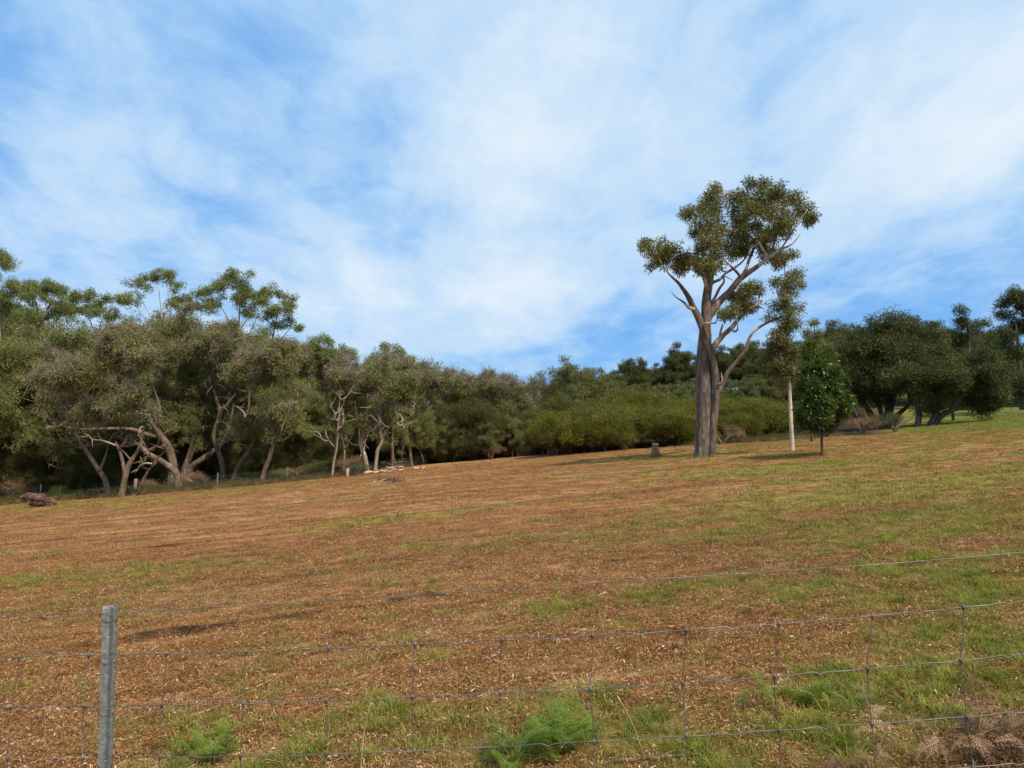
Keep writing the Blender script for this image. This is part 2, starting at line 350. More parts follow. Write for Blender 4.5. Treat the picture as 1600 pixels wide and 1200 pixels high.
c = ramp(t, h, [(.38, (.050, .020, .009)), (.455, (.17, .070, .026)), (.515, (.32, .145, .053)), (.58, (.46, .255, .115)), (.66, (.62, .44, .27))])
d1 = noise(t, mapping(t, rot, (.8, 2.6, 1), loc=(3, 8, 0)), 1.6, 9, .82, .3)
c = mixc(t, ramp(t, d1, [(.34, .9), (.465, 0.)]), c, mixc(t, 1, c, (.42, .36, .38), 'MULTIPLY'))
c = mixc(t, ramp(t, d1, [(.545, 0.), (.68, .8)]), c, (.60, .40, .23))
c = mixc(t, ramp(t, noise(t, mapping(t, rot, (.06, .42, 1), loc=(1, 5, 0)), 1.0, 4, .6, .6), [(.42, 0.), (.60, .6)]), c, mixc(t, 1, c, (1.06, .90, .80), 'MULTIPLY'))
fl = noise(t, mapping(t, rot, (1, 1.6, 1), loc=(2, 9, 0)), 9, 7, .9, .5)
c = mixc(t, ramp(t, fl, [(.36, .8), (.46, 0.)]), c, mixc(t, 1, c, (.36, .32, .32), 'MULTIPLY'))
c = mixc(t, ramp(t, fl, [(.54, 0.), (.64, .8)]), c, (.62, .46, .33))
c = mixc(t, ramp(t, st1, [(.42, 0.), (.60, .8)]), c, mixc(t, 1, c, (.92, .98, 1.08), 'MULTIPLY'))     # paler, greyer rows
ln_ = noise(t, mapping(t, rot, (.07, 2.3, 1), loc=(4, 1, 0)), 1.0, 5, .62, .35)
c = mixc(t, ramp(t, ln_, [(.40, .9), (.475, 0.)]), c, mixc(t, 1, c, (.50, .42, .40), 'MULTIPLY'))
c = mixc(t, ramp(t, ln_, [(.54, 0.), (.64, .45)]), c, (.50, .34, .20))
c = mixc(t, attr(t, 'soil_shade'), c, ramp(t, h, [(.4, (.030, .017, .011)), (.6, (.12, .065, .04))]))  # dark earth tone, also standing in for shade in the rut and under the gum
c = mixc(t, ramp(t, st2, [(.34, .9), (.46, 0.)]), c, mixc(t, 1, c, (.52, .48, .56), 'MULTIPLY'))     # dark bare strips
c = mixc(t, ramp(t, st2, [(.56, 0.), (.68, .6)]), c, (.50, .33, .17))                               # straw strips
gc = ramp(t, math_(t, 'ADD', math_(t, 'MULTIPLY', f2, .5), math_(t, 'MULTIPLY', f1, .5)), [(.36, (.11, .085, .016)), (.5, (.22, .195, .042)), (.64, (.36, .31, .09))])
gm = math_(t, 'ADD', attr(t, 'grass'), math_(t, 'MULTIPLY', math_(t, 'SUBTRACT', f1, .5), 1.1)); gm = math_(t, 'ADD', gm, math_(t, 'MULTIPLY', math_(t, 'SUBTRACT', f2, .5), .9))
c = mixc(t, ramp(t, gm, [(.12, 0.), (.75, .85)]), c, gc)
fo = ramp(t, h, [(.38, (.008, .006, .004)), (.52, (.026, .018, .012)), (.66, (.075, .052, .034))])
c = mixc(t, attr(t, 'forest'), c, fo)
lw = ramp(t, math_(t, 'ADD', math_(t, 'MULTIPLY', st1, .6), math_(t, 'MULTIPLY', f1, .4)), [(.40, (.14, .115, .03)), (.48, (.085, .105, .02)), (.55, (.15, .165, .035)), (.64, (.27, .235, .09))])
c = mixc(t, attr(t, 'lawn'), c, lw)
c = mixc(t, math_(t, 'SUBTRACT', 1.0, attr(t, 'lawn')), c, mixc(t, 1, c, (1.20, 1.20, 1.12), 'MULTIPLY'))
t.links.new(c, b.inputs['Base Color']); bump(t, b, math_(t, 'ADD', h, math_(t, 'MULTIPLY', sp.outputs[0], .2)), 1.0, .09)
M['ground'] = m
# litter flakes
m, t, b = material('leaf_litter_flake', .95, .03)
a = attr(t, 'tone'); oi = t.nodes.new('ShaderNodeObjectInfo'); g = t.nodes.new('ShaderNodeNewGeometry')
c = ramp(t, a, [(.0, (.040, .016, .008)), (.25, (.135, .054, .020)), (.5, (.26, .115, .042)), (.72, (.39, .205, .088)), (.90, (.45, .29, .155)), (1., (.52, .39, .26))])
pr_ = mapping(t, g.outputs['Position'], (1, 1, 1), (0, 0, -R(13)))
ls1 = noise(t, mapping(t, pr_, (.10, .75, 1)), 1.0, 6, .68, .5); pn = noise(t, mapping(t, pr_, (.5, 2.2, 1), loc=(7, 3, 0)), 1.0, 7, .72, .4)
c = mixc(t, ramp(t, ls1, [(.42, 0.), (.60, .8)]), c, mixc(t, 1, c, (.92, .98, 1.08), 'MULTIPLY'))
c = mixc(t, ramp(t, pn, [(.34, .9), (.46, 0.)]), c, mixc(t, 1, c, (.52, .46, .50), 'MULTIPLY'))
c = mixc(t, ramp(t, pn, [(.56, 0.), (.68, .5)]), c, (.52, .35, .19))
cn = noise(t, g.outputs['Position'], 6.5, 5, .7, .4)
c = mixc(t, ramp(t, cn, [(.36, .75), (.47, 0.)]), c, mixc(t, 1, c, (.40, .34, .34), 'MULTIPLY'))
c = mixc(t, ramp(t, cn, [(.54, 0.), (.66, .45)]), c, mixc(t, 1, c, (1.25, 1.02, .80), 'MULTIPLY'))
c = mixc(t, 1., c, (1.08, 1.10, 1.04), 'MULTIPLY')
t.links.new(c, b.inputs['Base Color']); M['litter'] = m

# ------------------------------------------------------------------ ground sheet
def axis(s0, g, cap, lim_cap, g2, end):
    x = [0.]; s = s0
    while x[-1] < end:
        x.append(x[-1] + s)
        if x[-1] < lim_cap: s = min(s * g, cap)
        else: s *= g2
    return np.array(x)
ax = axis(.045, 1.02, .55, 62, 1.12, 2600); X = np.concatenate([-ax[:0:-1], ax])
ay = axis(.035, 1.016, .5, 110, 1.12, 2600) + 2.6; yb = axis(.3, 1.3, 5, 6, 1.4, 400); Y = np.concatenate([2.6 - yb[:0:-1], ay])
GX, GY = np.meshgrid(X, Y); GZ = H(GX, GY); ny, nx = GX.shape
i = (np.arange(ny - 1)[:, None] * nx + np.arange(nx - 1)[None]).ravel(); q = np.stack([i, i + 1, i + nx + 1, i + nx], 1)
me = npmesh('ground', np.stack([GX, GY, GZ], -1).reshape(-1, 3), q, M['ground'], True)
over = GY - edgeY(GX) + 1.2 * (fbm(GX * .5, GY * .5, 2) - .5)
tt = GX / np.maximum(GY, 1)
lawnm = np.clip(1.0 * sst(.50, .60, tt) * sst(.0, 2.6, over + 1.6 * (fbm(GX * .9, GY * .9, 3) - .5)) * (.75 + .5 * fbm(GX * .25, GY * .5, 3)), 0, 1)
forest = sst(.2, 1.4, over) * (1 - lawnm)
for nm, arr in (('grass', green(GX, GY)), ('forest', forest), ('lawn', lawnm), ('soil_shade', soil_shade(GX, GY))):
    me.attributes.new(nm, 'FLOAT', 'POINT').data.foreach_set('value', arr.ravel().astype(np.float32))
tag(link('ground', me), 'mown paddock covered in brown litter with green patches, rising to the right', kind='structure')

# ------------------------------------------------------------------ instancing on points (leaf masses, grass, litter)
_hid = {}
def source(name, me):
    if name not in _hid: _hid[name] = bpy.data.objects.new(name, me)
    return _hid[name]
_groups = {}
def scatter_group(key, sources):
    if key in _groups: return _groups[key]
    ng = bpy.data.node_groups.new('scatter_' + key, 'GeometryNodeTree')
    ng.interface.new_socket('Geometry', in_out='INPUT', socket_type='NodeSocketGeometry'); ng.interface.new_socket('Geometry', in_out='OUTPUT', socket_type='NodeSocketGeometry')
    gi = ng.nodes.new('NodeGroupInput'); go = ng.nodes.new('NodeGroupOutput'); iop = ng.nodes.new('GeometryNodeInstanceOnPoints')
    j = ng.nodes.new('GeometryNodeJoinGeometry')
    for s in sources:
        oi = ng.nodes.new('GeometryNodeObjectInfo'); oi.inputs['Object'].default_value = s; oi.inputs['As Instance'].default_value = True
        ng.links.new(oi.outputs['Geometry'], j.inputs[0])
    def na(nm, ty):
        n = ng.nodes.new('GeometryNodeInputNamedAttribute'); n.data_type = ty; n.inputs[0].default_value = nm
        return [o for o in n.outputs if o.enabled and o.name == 'Attribute'][0]
    e2r = ng.nodes.new('FunctionNodeEulerToRotation'); ng.links.new(na('rot', 'FLOAT_VECTOR'), e2r.inputs[0])
    ng.links.new(gi.outputs[0], iop.inputs['Points']); ng.links.new(j.outputs[0], iop.inputs['Instance']); iop.inputs['Pick Instance'].default_value = True
    ng.links.new(na('pick', 'INT'), iop.inputs['Instance Index']); ng.links.new(e2r.outputs[0], iop.inputs['Rotation']); ng.links.new(na('scl', 'FLOAT'), iop.inputs['Scale'])
    ng.links.new(iop.outputs[0], go.inputs[0]); _groups[key] = ng; return ng
def point_mesh(name, pts, rot, scl, nvar):
    me = npmesh(name, pts, [])
    n = len(pts)
    me.attributes.new('rot', 'FLOAT_VECTOR', 'POINT').data.foreach_set('vector', np.asarray(rot, np.float32).ravel())
    me.attributes.new('scl', 'FLOAT', 'POINT').data.foreach_set('value', np.asarray(scl, np.float32))
    me.attributes.new('pick', 'INT', 'POINT').data.foreach_set('value', rng.integers(0, nvar, n).astype(np.int32))
    return me
def scatter(name, me, key, parent=None):
    o = link(name, me, parent); md = o.modifiers.new('scatter', 'NODES'); md.node_group = _groups[key]; o['kind'] = 'stuff'; return o

def leaves_mb(mb, P0, Dr, ln, wd, fold=.25):
    """many folded lance-shaped leaves; P0 (n,3) roots, Dr (n,3) directions"""
    n = len(P0); Dr = Dr / np.linalg.norm(Dr, axis=1)[:, None]; r = rng.normal(size=(n, 3)); s = np.cross(Dr, r); s /= np.linalg.norm(s, axis=1)[:, None]; nn = np.cross(Dr, s)
    ln = ln[:, None]; wd = wd[:, None]
    v = np.stack([P0, P0 + Dr * ln * .42 + s * wd * .5 + nn * wd * fold, P0 + Dr * ln - np.array([0, 0, .12]) * ln, P0 + Dr * ln * .42 - s * wd * .5 + nn * wd * fold], 1).reshape(-1, 3)
    k = np.arange(n)[:, None] * 4; mb.add(v, t=np.vstack([k + [0, 1, 2], k + [0, 2, 3]]))
def spray(kind, i):
    mb = MB()
    if kind == 'gum': n, rad, ln, wd, drop = 30, .34, .17, .048, -.5
    elif kind == 'fine': n, rad, ln, wd, drop = 64, .36, .13, .024, .75
    elif kind == 'lush': n, rad, ln, wd, drop = 26, .24, .16, .07, .1
    elif kind == 'far': n, rad, ln, wd, drop = 46, .75, .34, .12, .1
    elif kind == 'dark': n, rad, ln, wd, drop = 40, .42, .2, .052, -.1
    d = rng.normal(size=(n, 3)); d /= np.linalg.norm(d, axis=1)[:, None]; r = rad * rng.random(n) ** .45
    p = d * r[:, None] * [1, 1, .75]
    dr = d * .8 + rng.normal(size=(n, 3)) * .5 + [0, 0, drop]
    leaves_mb(mb, p, dr, ln * rng.uniform(.7, 1.3, n), wd * rng.uniform(.7, 1.3, n))
    return mb
SPRAY = {'gum': 5, 'fine': 5, 'lush': 4, 'far': 5, 'dark': 5}
def leaf_key(kind, matname):
    key = kind + '_' + matname
    if key not in _groups:
        scatter_group(key, [source('%s_%d' % (key, i), spray(kind, i).mesh('leaf_spray', M[matname])) for i in range(SPRAY[kind])])
    return key
# bare twig spray
def twig_spray():
    mb = MB()
    for k in range(9):
        d = rng.normal(size=3) + [0, 0, .6]; d /= np.linalg.norm(d); p = [np.zeros(3)]
        for s in range(4): d = d + rng.normal(size=3) * .35; d /= np.linalg.norm(d); p.append(p[-1] + d * rng.uniform(.12, .22))
        tube(mb, p, np.linspace(.014, .005, 5), 3, False)
        e = p[2] + rng.normal(size=3) * .25; tube(mb, [p[2], (p[2] + e) / 2 + rng.normal(size=3) * .03, e], [.008, .006, .004], 3, False)
    return mb
scatter_group('twigs', [source('twig_spray_%d' % i, twig_spray().mesh('twig_spray', M['twig'])) for i in range(4)])

# ------------------------------------------------------------------ trees
def sph(n):
    d = rng.normal(size=(n, 3)); return d / np.linalg.norm(d, axis=1)[:, None]
def fill_blobs(blobs, dens, size):
    """spray points in each blob (c, (rx,ry,rz)); denser towards the skin and the top"""
    P, Rr, Sc = [], [], []
    for c, r in blobs:
        c = np.asarray(c); r = np.asarray(r); n = max(4, int(dens * (r[0] * r[1] * r[2]) ** (2 / 3)))
        d = sph(n); d[:, 2] = np.where((d[:, 2] < -.2) & (rng.random(n) < .4), -d[:, 2], d[:, 2]); rad = np.clip(rng.normal(.72, .27, n), .05, 1.5)
        lump = 1 + .28 * (np.sin(d[:, 0] * 5 + c[0] * 3) * np.sin(d[:, 1] * 4 + c[1]) + np.sin(d[:, 2] * 6 + c[2] * 2) * .6)
        P.append(c + d * (rad * lump)[:, None] * r)
        Rr.append(np.stack([rng.normal(0, .5, n), rng.normal(0, .5, n), rng.uniform(0, 6.28, n)], 1)); Sc.append(size * rng.uniform(.7, 1.3, n))
    return np.concatenate(P), np.concatenate(Rr), np.concatenate(Sc)
def grow(limbs, blobs, rmax=.09, wig=.12, twigs=4, tmat=None):
    """limbs: list of (pts, radii) already smooth. Adds branches that reach every blob. Returns MB"""
    mb = MB(); nodes = np.concatenate([p for p, r in limbs]); rads = np.concatenate([r for p, r in limbs]); n0 = len(nodes)
    low = nodes[:, 2].min(); hh = max(1, nodes[:, 2].max() - low)
    todo = [(np.asarray(c), np.asarray(r)) for c, r in blobs]
    order = sorted(range(len(todo)), key=lambda k: np.min(np.linalg.norm(nodes - todo[k][0], axis=1)))
    for k in order:
        c, r = todo[k]
        d = nodes - c; dist = np.linalg.norm(d, axis=1); cost = dist + .9 * np.maximum(0, d[:, 2]) + np.where(nodes[:, 2] < low + .28 * hh, 3., 0) 
        j = int(np.argmin(cost)); p0 = nodes[j]; L = dist[j]
        if L < .05: continue
        n = max(4, int(L / .45) + 2); t = np.linspace(0, 1, n)[:, None]
        mid = (p0 + c) / 2 + np.array([0, 0, -.10 * L]) + rng.normal(size=3) * wig * L
        pts = (1 - t) ** 2 * p0 + 2 * t * (1 - t) * mid + t * t * c
        pts[1:-1] += rng.normal(size=(n - 2, 3)) * .035 * min(L, 2)
        r0 = min(rads[j] * .75, rmax, .026 + .022 * L); rr = np.linspace(max(r0, .022), .014, n)
        tube(mb, pts, rr, 5, False); nodes = np.vstack([nodes, pts[1:]]); rads = np.concatenate([rads, rr[1:]])
        for q in range(twigs):
            e = c + sph(1)[0] * r * rng.uniform(.6, 1.0); s = pts[-1 - rng.integers(0, 2)]
            tube(mb, [s, (s + e) / 2 + rng.normal(size=3) * .12 * r.mean(), e], [.016, .011, .005], 3, False)
    return mb
def limb_mesh(pts, rad, sides, matname, origin, gnarl=.16, n=7, ridge=0., name='trunk', flare=1.0):
    p = catmull(pts, n); r = np.interp(np.linspace(0, len(pts) - 1, len(p)), np.arange(len(pts)), rad)
    L = np.concatenate([[0], np.cumsum(np.linalg.norm(np.diff(p, axis=0), axis=1))])
    r = r * (1 + (flare - 1) * np.exp(-L / max(.25, 1.1 * rad[0])))
    mb = MB(); tube(mb, p - origin, r, sides, True, gnarl, ridge); return mb.mesh(name, M[matname], True), p, r
def px_limb(pl, Y, dy=0., dy1=0.):
    """[(px,py,rpx[,dY])] at depth Y -> world points and radii"""
    P = []; Rr = []
    n = len(pl)
    for i, q in enumerate(pl):
        off = q[3] if len(q) > 3 else dy + (dy1 - dy) * i / max(1, n - 1)
        P.append(at(q[0], q[1], Y + off)); Rr.append(q[2] * (Y + off) / F)
    return np.array(P), np.array(Rr)
def px_blobs(bl, Y, dspread=.8, split=3, fr=(.40, .72), sp=1.2):
    out = []
    for q in bl:
        px, py, rx, ry = q[:4]; s = Y / F; off = q[4] if len(q) > 4 else rng.uniform(-1, 1) * dspread
        c = at(px, py, Y + off); R3 = np.array([rx * s, (rx + ry) / 2 * s, ry * s])
        for k in range(split):
            f = rng.uniform(*fr); out.append((c + sph(1)[0] * R3 * (1 - f) * sp, tuple(R3 * f * [.9, .9, 1.1])))
    return out
def ell_blobs(cx, cy, rx, ry, n, Y, br=(.75, 1.25), dep=None, shell=.45):
    """n blobs in a pixel ellipse with real depth"""
    s = Y / F; out = []; dep = rx * s * .75 if dep is None else dep
    for k in range(n):
        d = sph(1)[0]; 
        if d[2] < -.3: d[2] *= -.7
        f = rng.uniform(shell, 1.2)
        c = at(cx, cy, Y) + d * f * [rx * s, dep, ry * s]; r = rng.uniform(*br) * rng.choice([.55, .8, 1., 1.1]) * (.65 if f > 1 else 1)
        out.append((c, (r * rng.uniform(.85, 1.15), r, r * rng.uniform(.75, 1.))))
        if rng.random() < .8: a = sph(1)[0] * r * .9; out.append((c + a, (r * .5, r * .5, r * .42)))
    return out
def tree(name, label, cat, base_px, limbs, blobs, leaf, matleaf, barkm, dens=34, size=1., group=None, Y=None, sides=10, rmax=.09, twig_n=4, bare=0., gnarl=.18, ridge=0, flare=1.35, limbmat=None, twigmat=None, baseY=None):
    b = gp(*base_px) if Y is None else None
    Yb = b[1] if Y is None else Y
    base = np.array([at(base_px[0], base_px[1], Yb)[0], Yb, 0.]); base[2] = Hs(base[0], base[1])
    root = empty(name, base, label, cat, group)
    L = []
    for i, pl in enumerate(limbs):
        if isinstance(pl, tuple) and len(pl) == 2 and isinstance(pl[0], list): pl, (d0, d1) = pl
        else: d0 = 0; d1 = rng.uniform(-.6, .6) if i else rng.uniform(-.3, .3)
        P, Rr = px_limb(pl, Yb, d0, d1)
        Rr[-1] = min(Rr[-1], .35 * Rr[0] if len(Rr) > 3 else Rr[-1], .5 * Yb / F); 
        if len(Rr) > 3: Rr[-2] *= .8
        ground = abs(P[0][2] - Hs(P[0][0], P[0][1])) < .9 and i >= 0 and pl[0][1] > 690
        if ground:
            z = Hs(P[0][0], P[0][1]); P[0][2] = z - .12
        me, p, r = limb_mesh(P, Rr, sides if i == 0 else max(7, sides - 2), barkm if ground or limbmat is None else limbmat, base, gnarl, 7, ridge if i == 0 else ridge * .6, flare=flare if ground else 1.0, name='trunk' if ground else 'limb')
        link('trunk' if ground else 'limb', me, root); L.append((p, r))
    bl = blobs(Yb) if callable(blobs) else blobs
    mb = grow(L, bl, rmax, twigs=twig_n)
    if mb.n:
        o = link('branches', MBshift(mb, base).mesh('branches', M[twigmat or limbmat or barkm], True), root); o['kind'] = 'stuff'
    if bare > 0:      # leafless crooked side branches that catch the light
        nodes = np.concatenate([p[len(p) // 2:] for p, _ in L])
        for q in range(7):
            s0 = nodes[rng.integers(len(nodes))]; d = sph(1)[0] * [1, .6, .7] + [0, -.6, .75]; d /= np.linalg.norm(d); P_ = [s0]; ln = rng.uniform(.25, .6)
            for k_ in range(5): d = d + rng.normal(size=3) * .42; d /= np.linalg.norm(d); P_.append(P_[-1] + d * ln)
            mbd = MB(); tube(mbd, catmull(np.array(P_) - base, 3), np.linspace(.065, .018, 16), 5, True, .15)
            for w in (2, 3, 4):
                e = sph(1)[0] * [1, .5, .8]; tube(mbd, np.array([P_[w], P_[w] + e * .4 + [0, 0, .05], P_[w] + e * .9 + [0, 0, .2]]) - base, [.032, .022, .010], 4, True)
            link('bare_branch', mbd.mesh('bare_branch', M['bark_pale' if q % 2 else barkm], True), root)
    P, Rr, Sc = fill_blobs(bl, dens, size)
    scatter('crown', point_mesh('crown', P - base, Rr, Sc, SPRAY[leaf]), leaf_key(leaf, matleaf), root)
    if bare > 0:
        P, Rr, Sc = fill_blobs(bl, dens * bare, 1.1)
        scatter('bare_twigs', point_mesh('bare_twigs', P - base, Rr, Sc, 4), 'twigs', root)
    return root
def MBshift(mb, o): mb.v = [v - o for v in mb.v]; return mb

# --- the tall lone gum
def lone_blobs(Y):
    b = [(1030,392,24,15),(1052,406,20,13),(1018,383,13,9),(1045,393,18,12),(1032,412,16,10),(1080,406,12,11),(1092,415,9,9),(1066,415,10,8),
      (1120,301,15,9),(1105,316,18,12),(1080,335,12,8),(1100,336,19,13),(1116,332,14,12),(1095,365,16,10),(1114,368,18,14),(1138,372,16,14),(1104,392,17,12),(1118,405,14,12),(1130,392,14,13),(1116,352,14,10),(1110,418,9,9),
      (1178,288,17,8),(1153,312,13,8),(1175,312,19,12),(1204,306,19,12),(1214,298,9,7),(1180,338,20,14),(1150,336,12,12),(1213,330,18,12),(1240,313,17,10),(1254,324,12,9),(1266,340,6,7),(1200,350,18,12),(1234,340,12,9),(1178,362,18,12),(1216,364,14,9),(1163,385,8,11),(1150,352,9,9),(1160,370,10,10),(1196,378,12,9),(1226,352,9,8),(1152,395,6,8),(1172,328,13,10),(1190,322,13,10),
      (1138,489,11,7),(1153,482,12,8),(1170,476,10,8),(1162,455,9,7),(1180,452,8,6),(1150,462,6,5),(1200,395,12,8),(1218,404,9,6)]
    return px_blobs(b, Y, 1.9, 8, (.20, .48), 1.42)
lone = tree('gum_tree', 'tall lone gum tree with fissured double trunk standing in the open paddock', 'tree', (1103, 711), [
    [(1099,712,13.2,0),(1099,690,12,0),(1099,650,11.8,0),(1100,600,11.6,0),(1101,550,10.6,0),(1102,515,8.8,0),(1103,495,8,0),(1104,465,7,0),(1108,440,6,0),(1112,420,4.6,0),(1117,395,3,.1),(1122,355,2,.2),(1121,318,1,.2)],
    [(1112,711,6,-.3),(1113,690,5.6,-.3),(1115,660,5.4,-.3),(1118,635,5.4,-.3),(1119,610,5.6,-.3),(1117,580,5.4,-.35),(1112,555,5.2,-.4),(1104,532,5.2,-.4),(1097,512,5.2,-.4),(1091,495,6,-.3),(1084,482,5,-.2),(1076,465,4,-.3),(1066,450,3,-.4),(1058,440,2.4,-.6),(1046,429,1.8,-.8),(1034,412,1.2,-.9)],
    [(1122,612,3.6,-.3),(1128,602,3.5,-.3),(1136,584,3.2,-.4),(1151,565,2.8,-.6),(1165,546,2.4,-.8),(1172,526,2.1,-.9),(1184,513,2,-1),(1210,499,1.6,-1.2),(1240,488,1.1,-1.4),(1256,483,.6,-1.5)],
    [(1112,548,4.6,.1),(1118,538,4.4,.1),(1130,524,4,.2),(1143,512,3.4,.3),(1156,497,2.6,.4),(1169,484,1.9,.5),(1183,475,1.5,.5),(1188,460,1,.4),(1192,449,.6,.4)],
    [(1104,503,6,.1),(1110,490,6,.1),(1121,475,5.6,.1),(1140,455,5,0),(1158,434,4.6,-.1),(1180,419,3.8,-.2),(1200,403,3,-.4),(1220,390,2,-.5),(1238,381,1.3,-.6),(1251,365,.7,-.6)],
    [(1158,434,3,-.1),(1166,420,2.6,.2),(1170,407,2.2,.5),(1177,390,1.9,.8),(1182,362,1.4,.9),(1190,330,.8,1)],
    [(1158,434,2.4,-.1),(1150,424,2,-.5),(1140,414,1.6,-.9),(1130,404,1.2,-1.2),(1124,390,.8,-1.3)],
    [(1200,403,2,-.4),(1190,386,1.7,-.6),(1176,362,1.1,-.8),(1166,340,.7,-.8)],
    [(1196,406,2,-.4),(1207,389,1.7,.2),(1213,370,1.3,.5),(1220,345,1,.7),(1236,320,.6,.8)],
    [(1220,390,1.6,-.5),(1236,365,1.2,-.6),(1250,343,.9,-.7),(1262,328,.5,-.8)],
    [(1107,455,3.6,0),(1100,434,2.8,-.3),(1093,412,2.1,-.5),(1089,385,1.4,-.6),(1098,352,.9,-.6)],
    [(1107,448,2.8,.1),(1115,441,2.6,.2),(1126,436,2.3,.4),(1134,427,2,.6),(1150,417,1.7,.8),(1164,404,1.3,.9),(1172,385,.8,1)],
    [(1110,478,2.8,.1),(1118,463,2.4,.3),(1124,451,2,.5),(1131,441,1.6,.6),(1132,432,1.1,.7),(1145,438,.7,.8)],
    [(1086,484,3,-.3),(1076,480,2.6,-.3),(1068,472,1.6,-.4),(1056,464,1,-.5),(1048,455,.5,-.5)],
    [(1124,530,2.2,.2),(1126,518,1.6,.2),(1129,508,1.5,.2),(1128,506,2.0,.2)],
    [(1142,514,1.8,.3),(1148,518,1.6,.1),(1152,515,1.3,0),(1153,506,.8,0)],
    [(1120,602,1.5,-.5),(1128,597,1.2,-.6),(1127,582,.9,-.6)],
  ], lone_blobs, 'gum', 'leaf_tree', 'bark_big', dens=60, size=.84, sides=44, rmax=.075, twig_n=5, gnarl=.17, ridge=.07, flare=1.18, limbmat='bark_limb')

tree('white_gum_sapling', 'slender young gum with straight white trunk right of the lone gum', 'tree', (1238, 703),
     [[(1238,704,3.3,0),(1237,680,3.0,0),(1235,640,2.8,0),(1233,590,2.5,0),(1230,530,2.3,0),(1227,460,1.5,0),(1226,405,.7,0)]],
     lambda Y: px_blobs([(1234,396,12,9),(1222,412,15,11),(1240,428,13,11),(1215,440,12,10),(1232,455,17,12),(1248,446,9,8),(1220,478,17,12),(1243,482,12,11),(1208,498,14,9),(1232,504,19,12),(1222,526,17,10),(1212,546,20,11),(1228,560,22,13),(1200,560,13,12),(1214,582,17,9),(1240,580,14,12),(1196,580,10,8),(1226,520,16,10),(1218,538,18,10),(1236,548,15,10),(1210,568,20,10),(1232,590,14,9),(1222,600,12,7),(1246,566,10,9),(1224,530,12,9,-.6),(1232,548,12,9,-.6),(1222,566,14,9,-.6),(1236,578,12,8,-.6),(1226,590,10,7,-.5),(1232,510,10,8,-.5),(1226,490,10,8,-.5),(1230,465,10,8,-.5),(1232,440,9,8,-.4)], Y, .5),
     'gum', 'leaf_tree', 'bark_white', dens=190, size=.75, rmax=.03, twig_n=5, gnarl=.08, flare=1.2, sides=12)
tree('broadleaf_sapling', 'small bushy bright green tree on a thin trunk nearest the camera', 'tree', (1285, 710),
     [[(1285,711,2.2,0),(1284,690,1.9,0),(1284,665,1.7,0),(1284,620,1.3,0),(1280,570,.7,0)]],
     lambda Y: px_blobs([(1268,552,13,13),(1288,560,18,14),(1276,580,25,15),(1302,590,22,17),(1264,606,23,18),(1296,618,30,20),(1272,640,30,18),(1312,642,20,16),(1290,662,32,13),(1256,655,16,14),(1322,622,9,12),(1284,600,20,14),(1262,540,8,8),(1284,575,16,12,-.7),(1276,600,18,12,-.8),(1292,628,20,12,-.8),(1282,652,20,11,-.8),(1305,655,22,12,.2),(1318,635,18,12,.2),(1300,605,18,12,-.5)], Y, .6),
     'lush', 'leaf_lush', 'bark_grey', dens=300, size=.85, rmax=.025, twig_n=4, gnarl=.08, flare=1.1)
tree('grey_sapling', 'thin grey-leaved sapling top showing behind the bushy green tree', 'tree', (1266, 690),
     [[(1268,690,2,0),(1270,640,1.8,0),(1272,570,1.3,0),(1272,500,.5,0)]],
     lambda Y: px_blobs([(1272,503,7,8),(1264,518,10,8),(1280,522,10,8),(1270,538,14,8),(1286,540,8,7)], Y, .4), 'gum', 'leaf_grey', 'bark_grey', dens=90, size=.8, rmax=.03, Y=39)

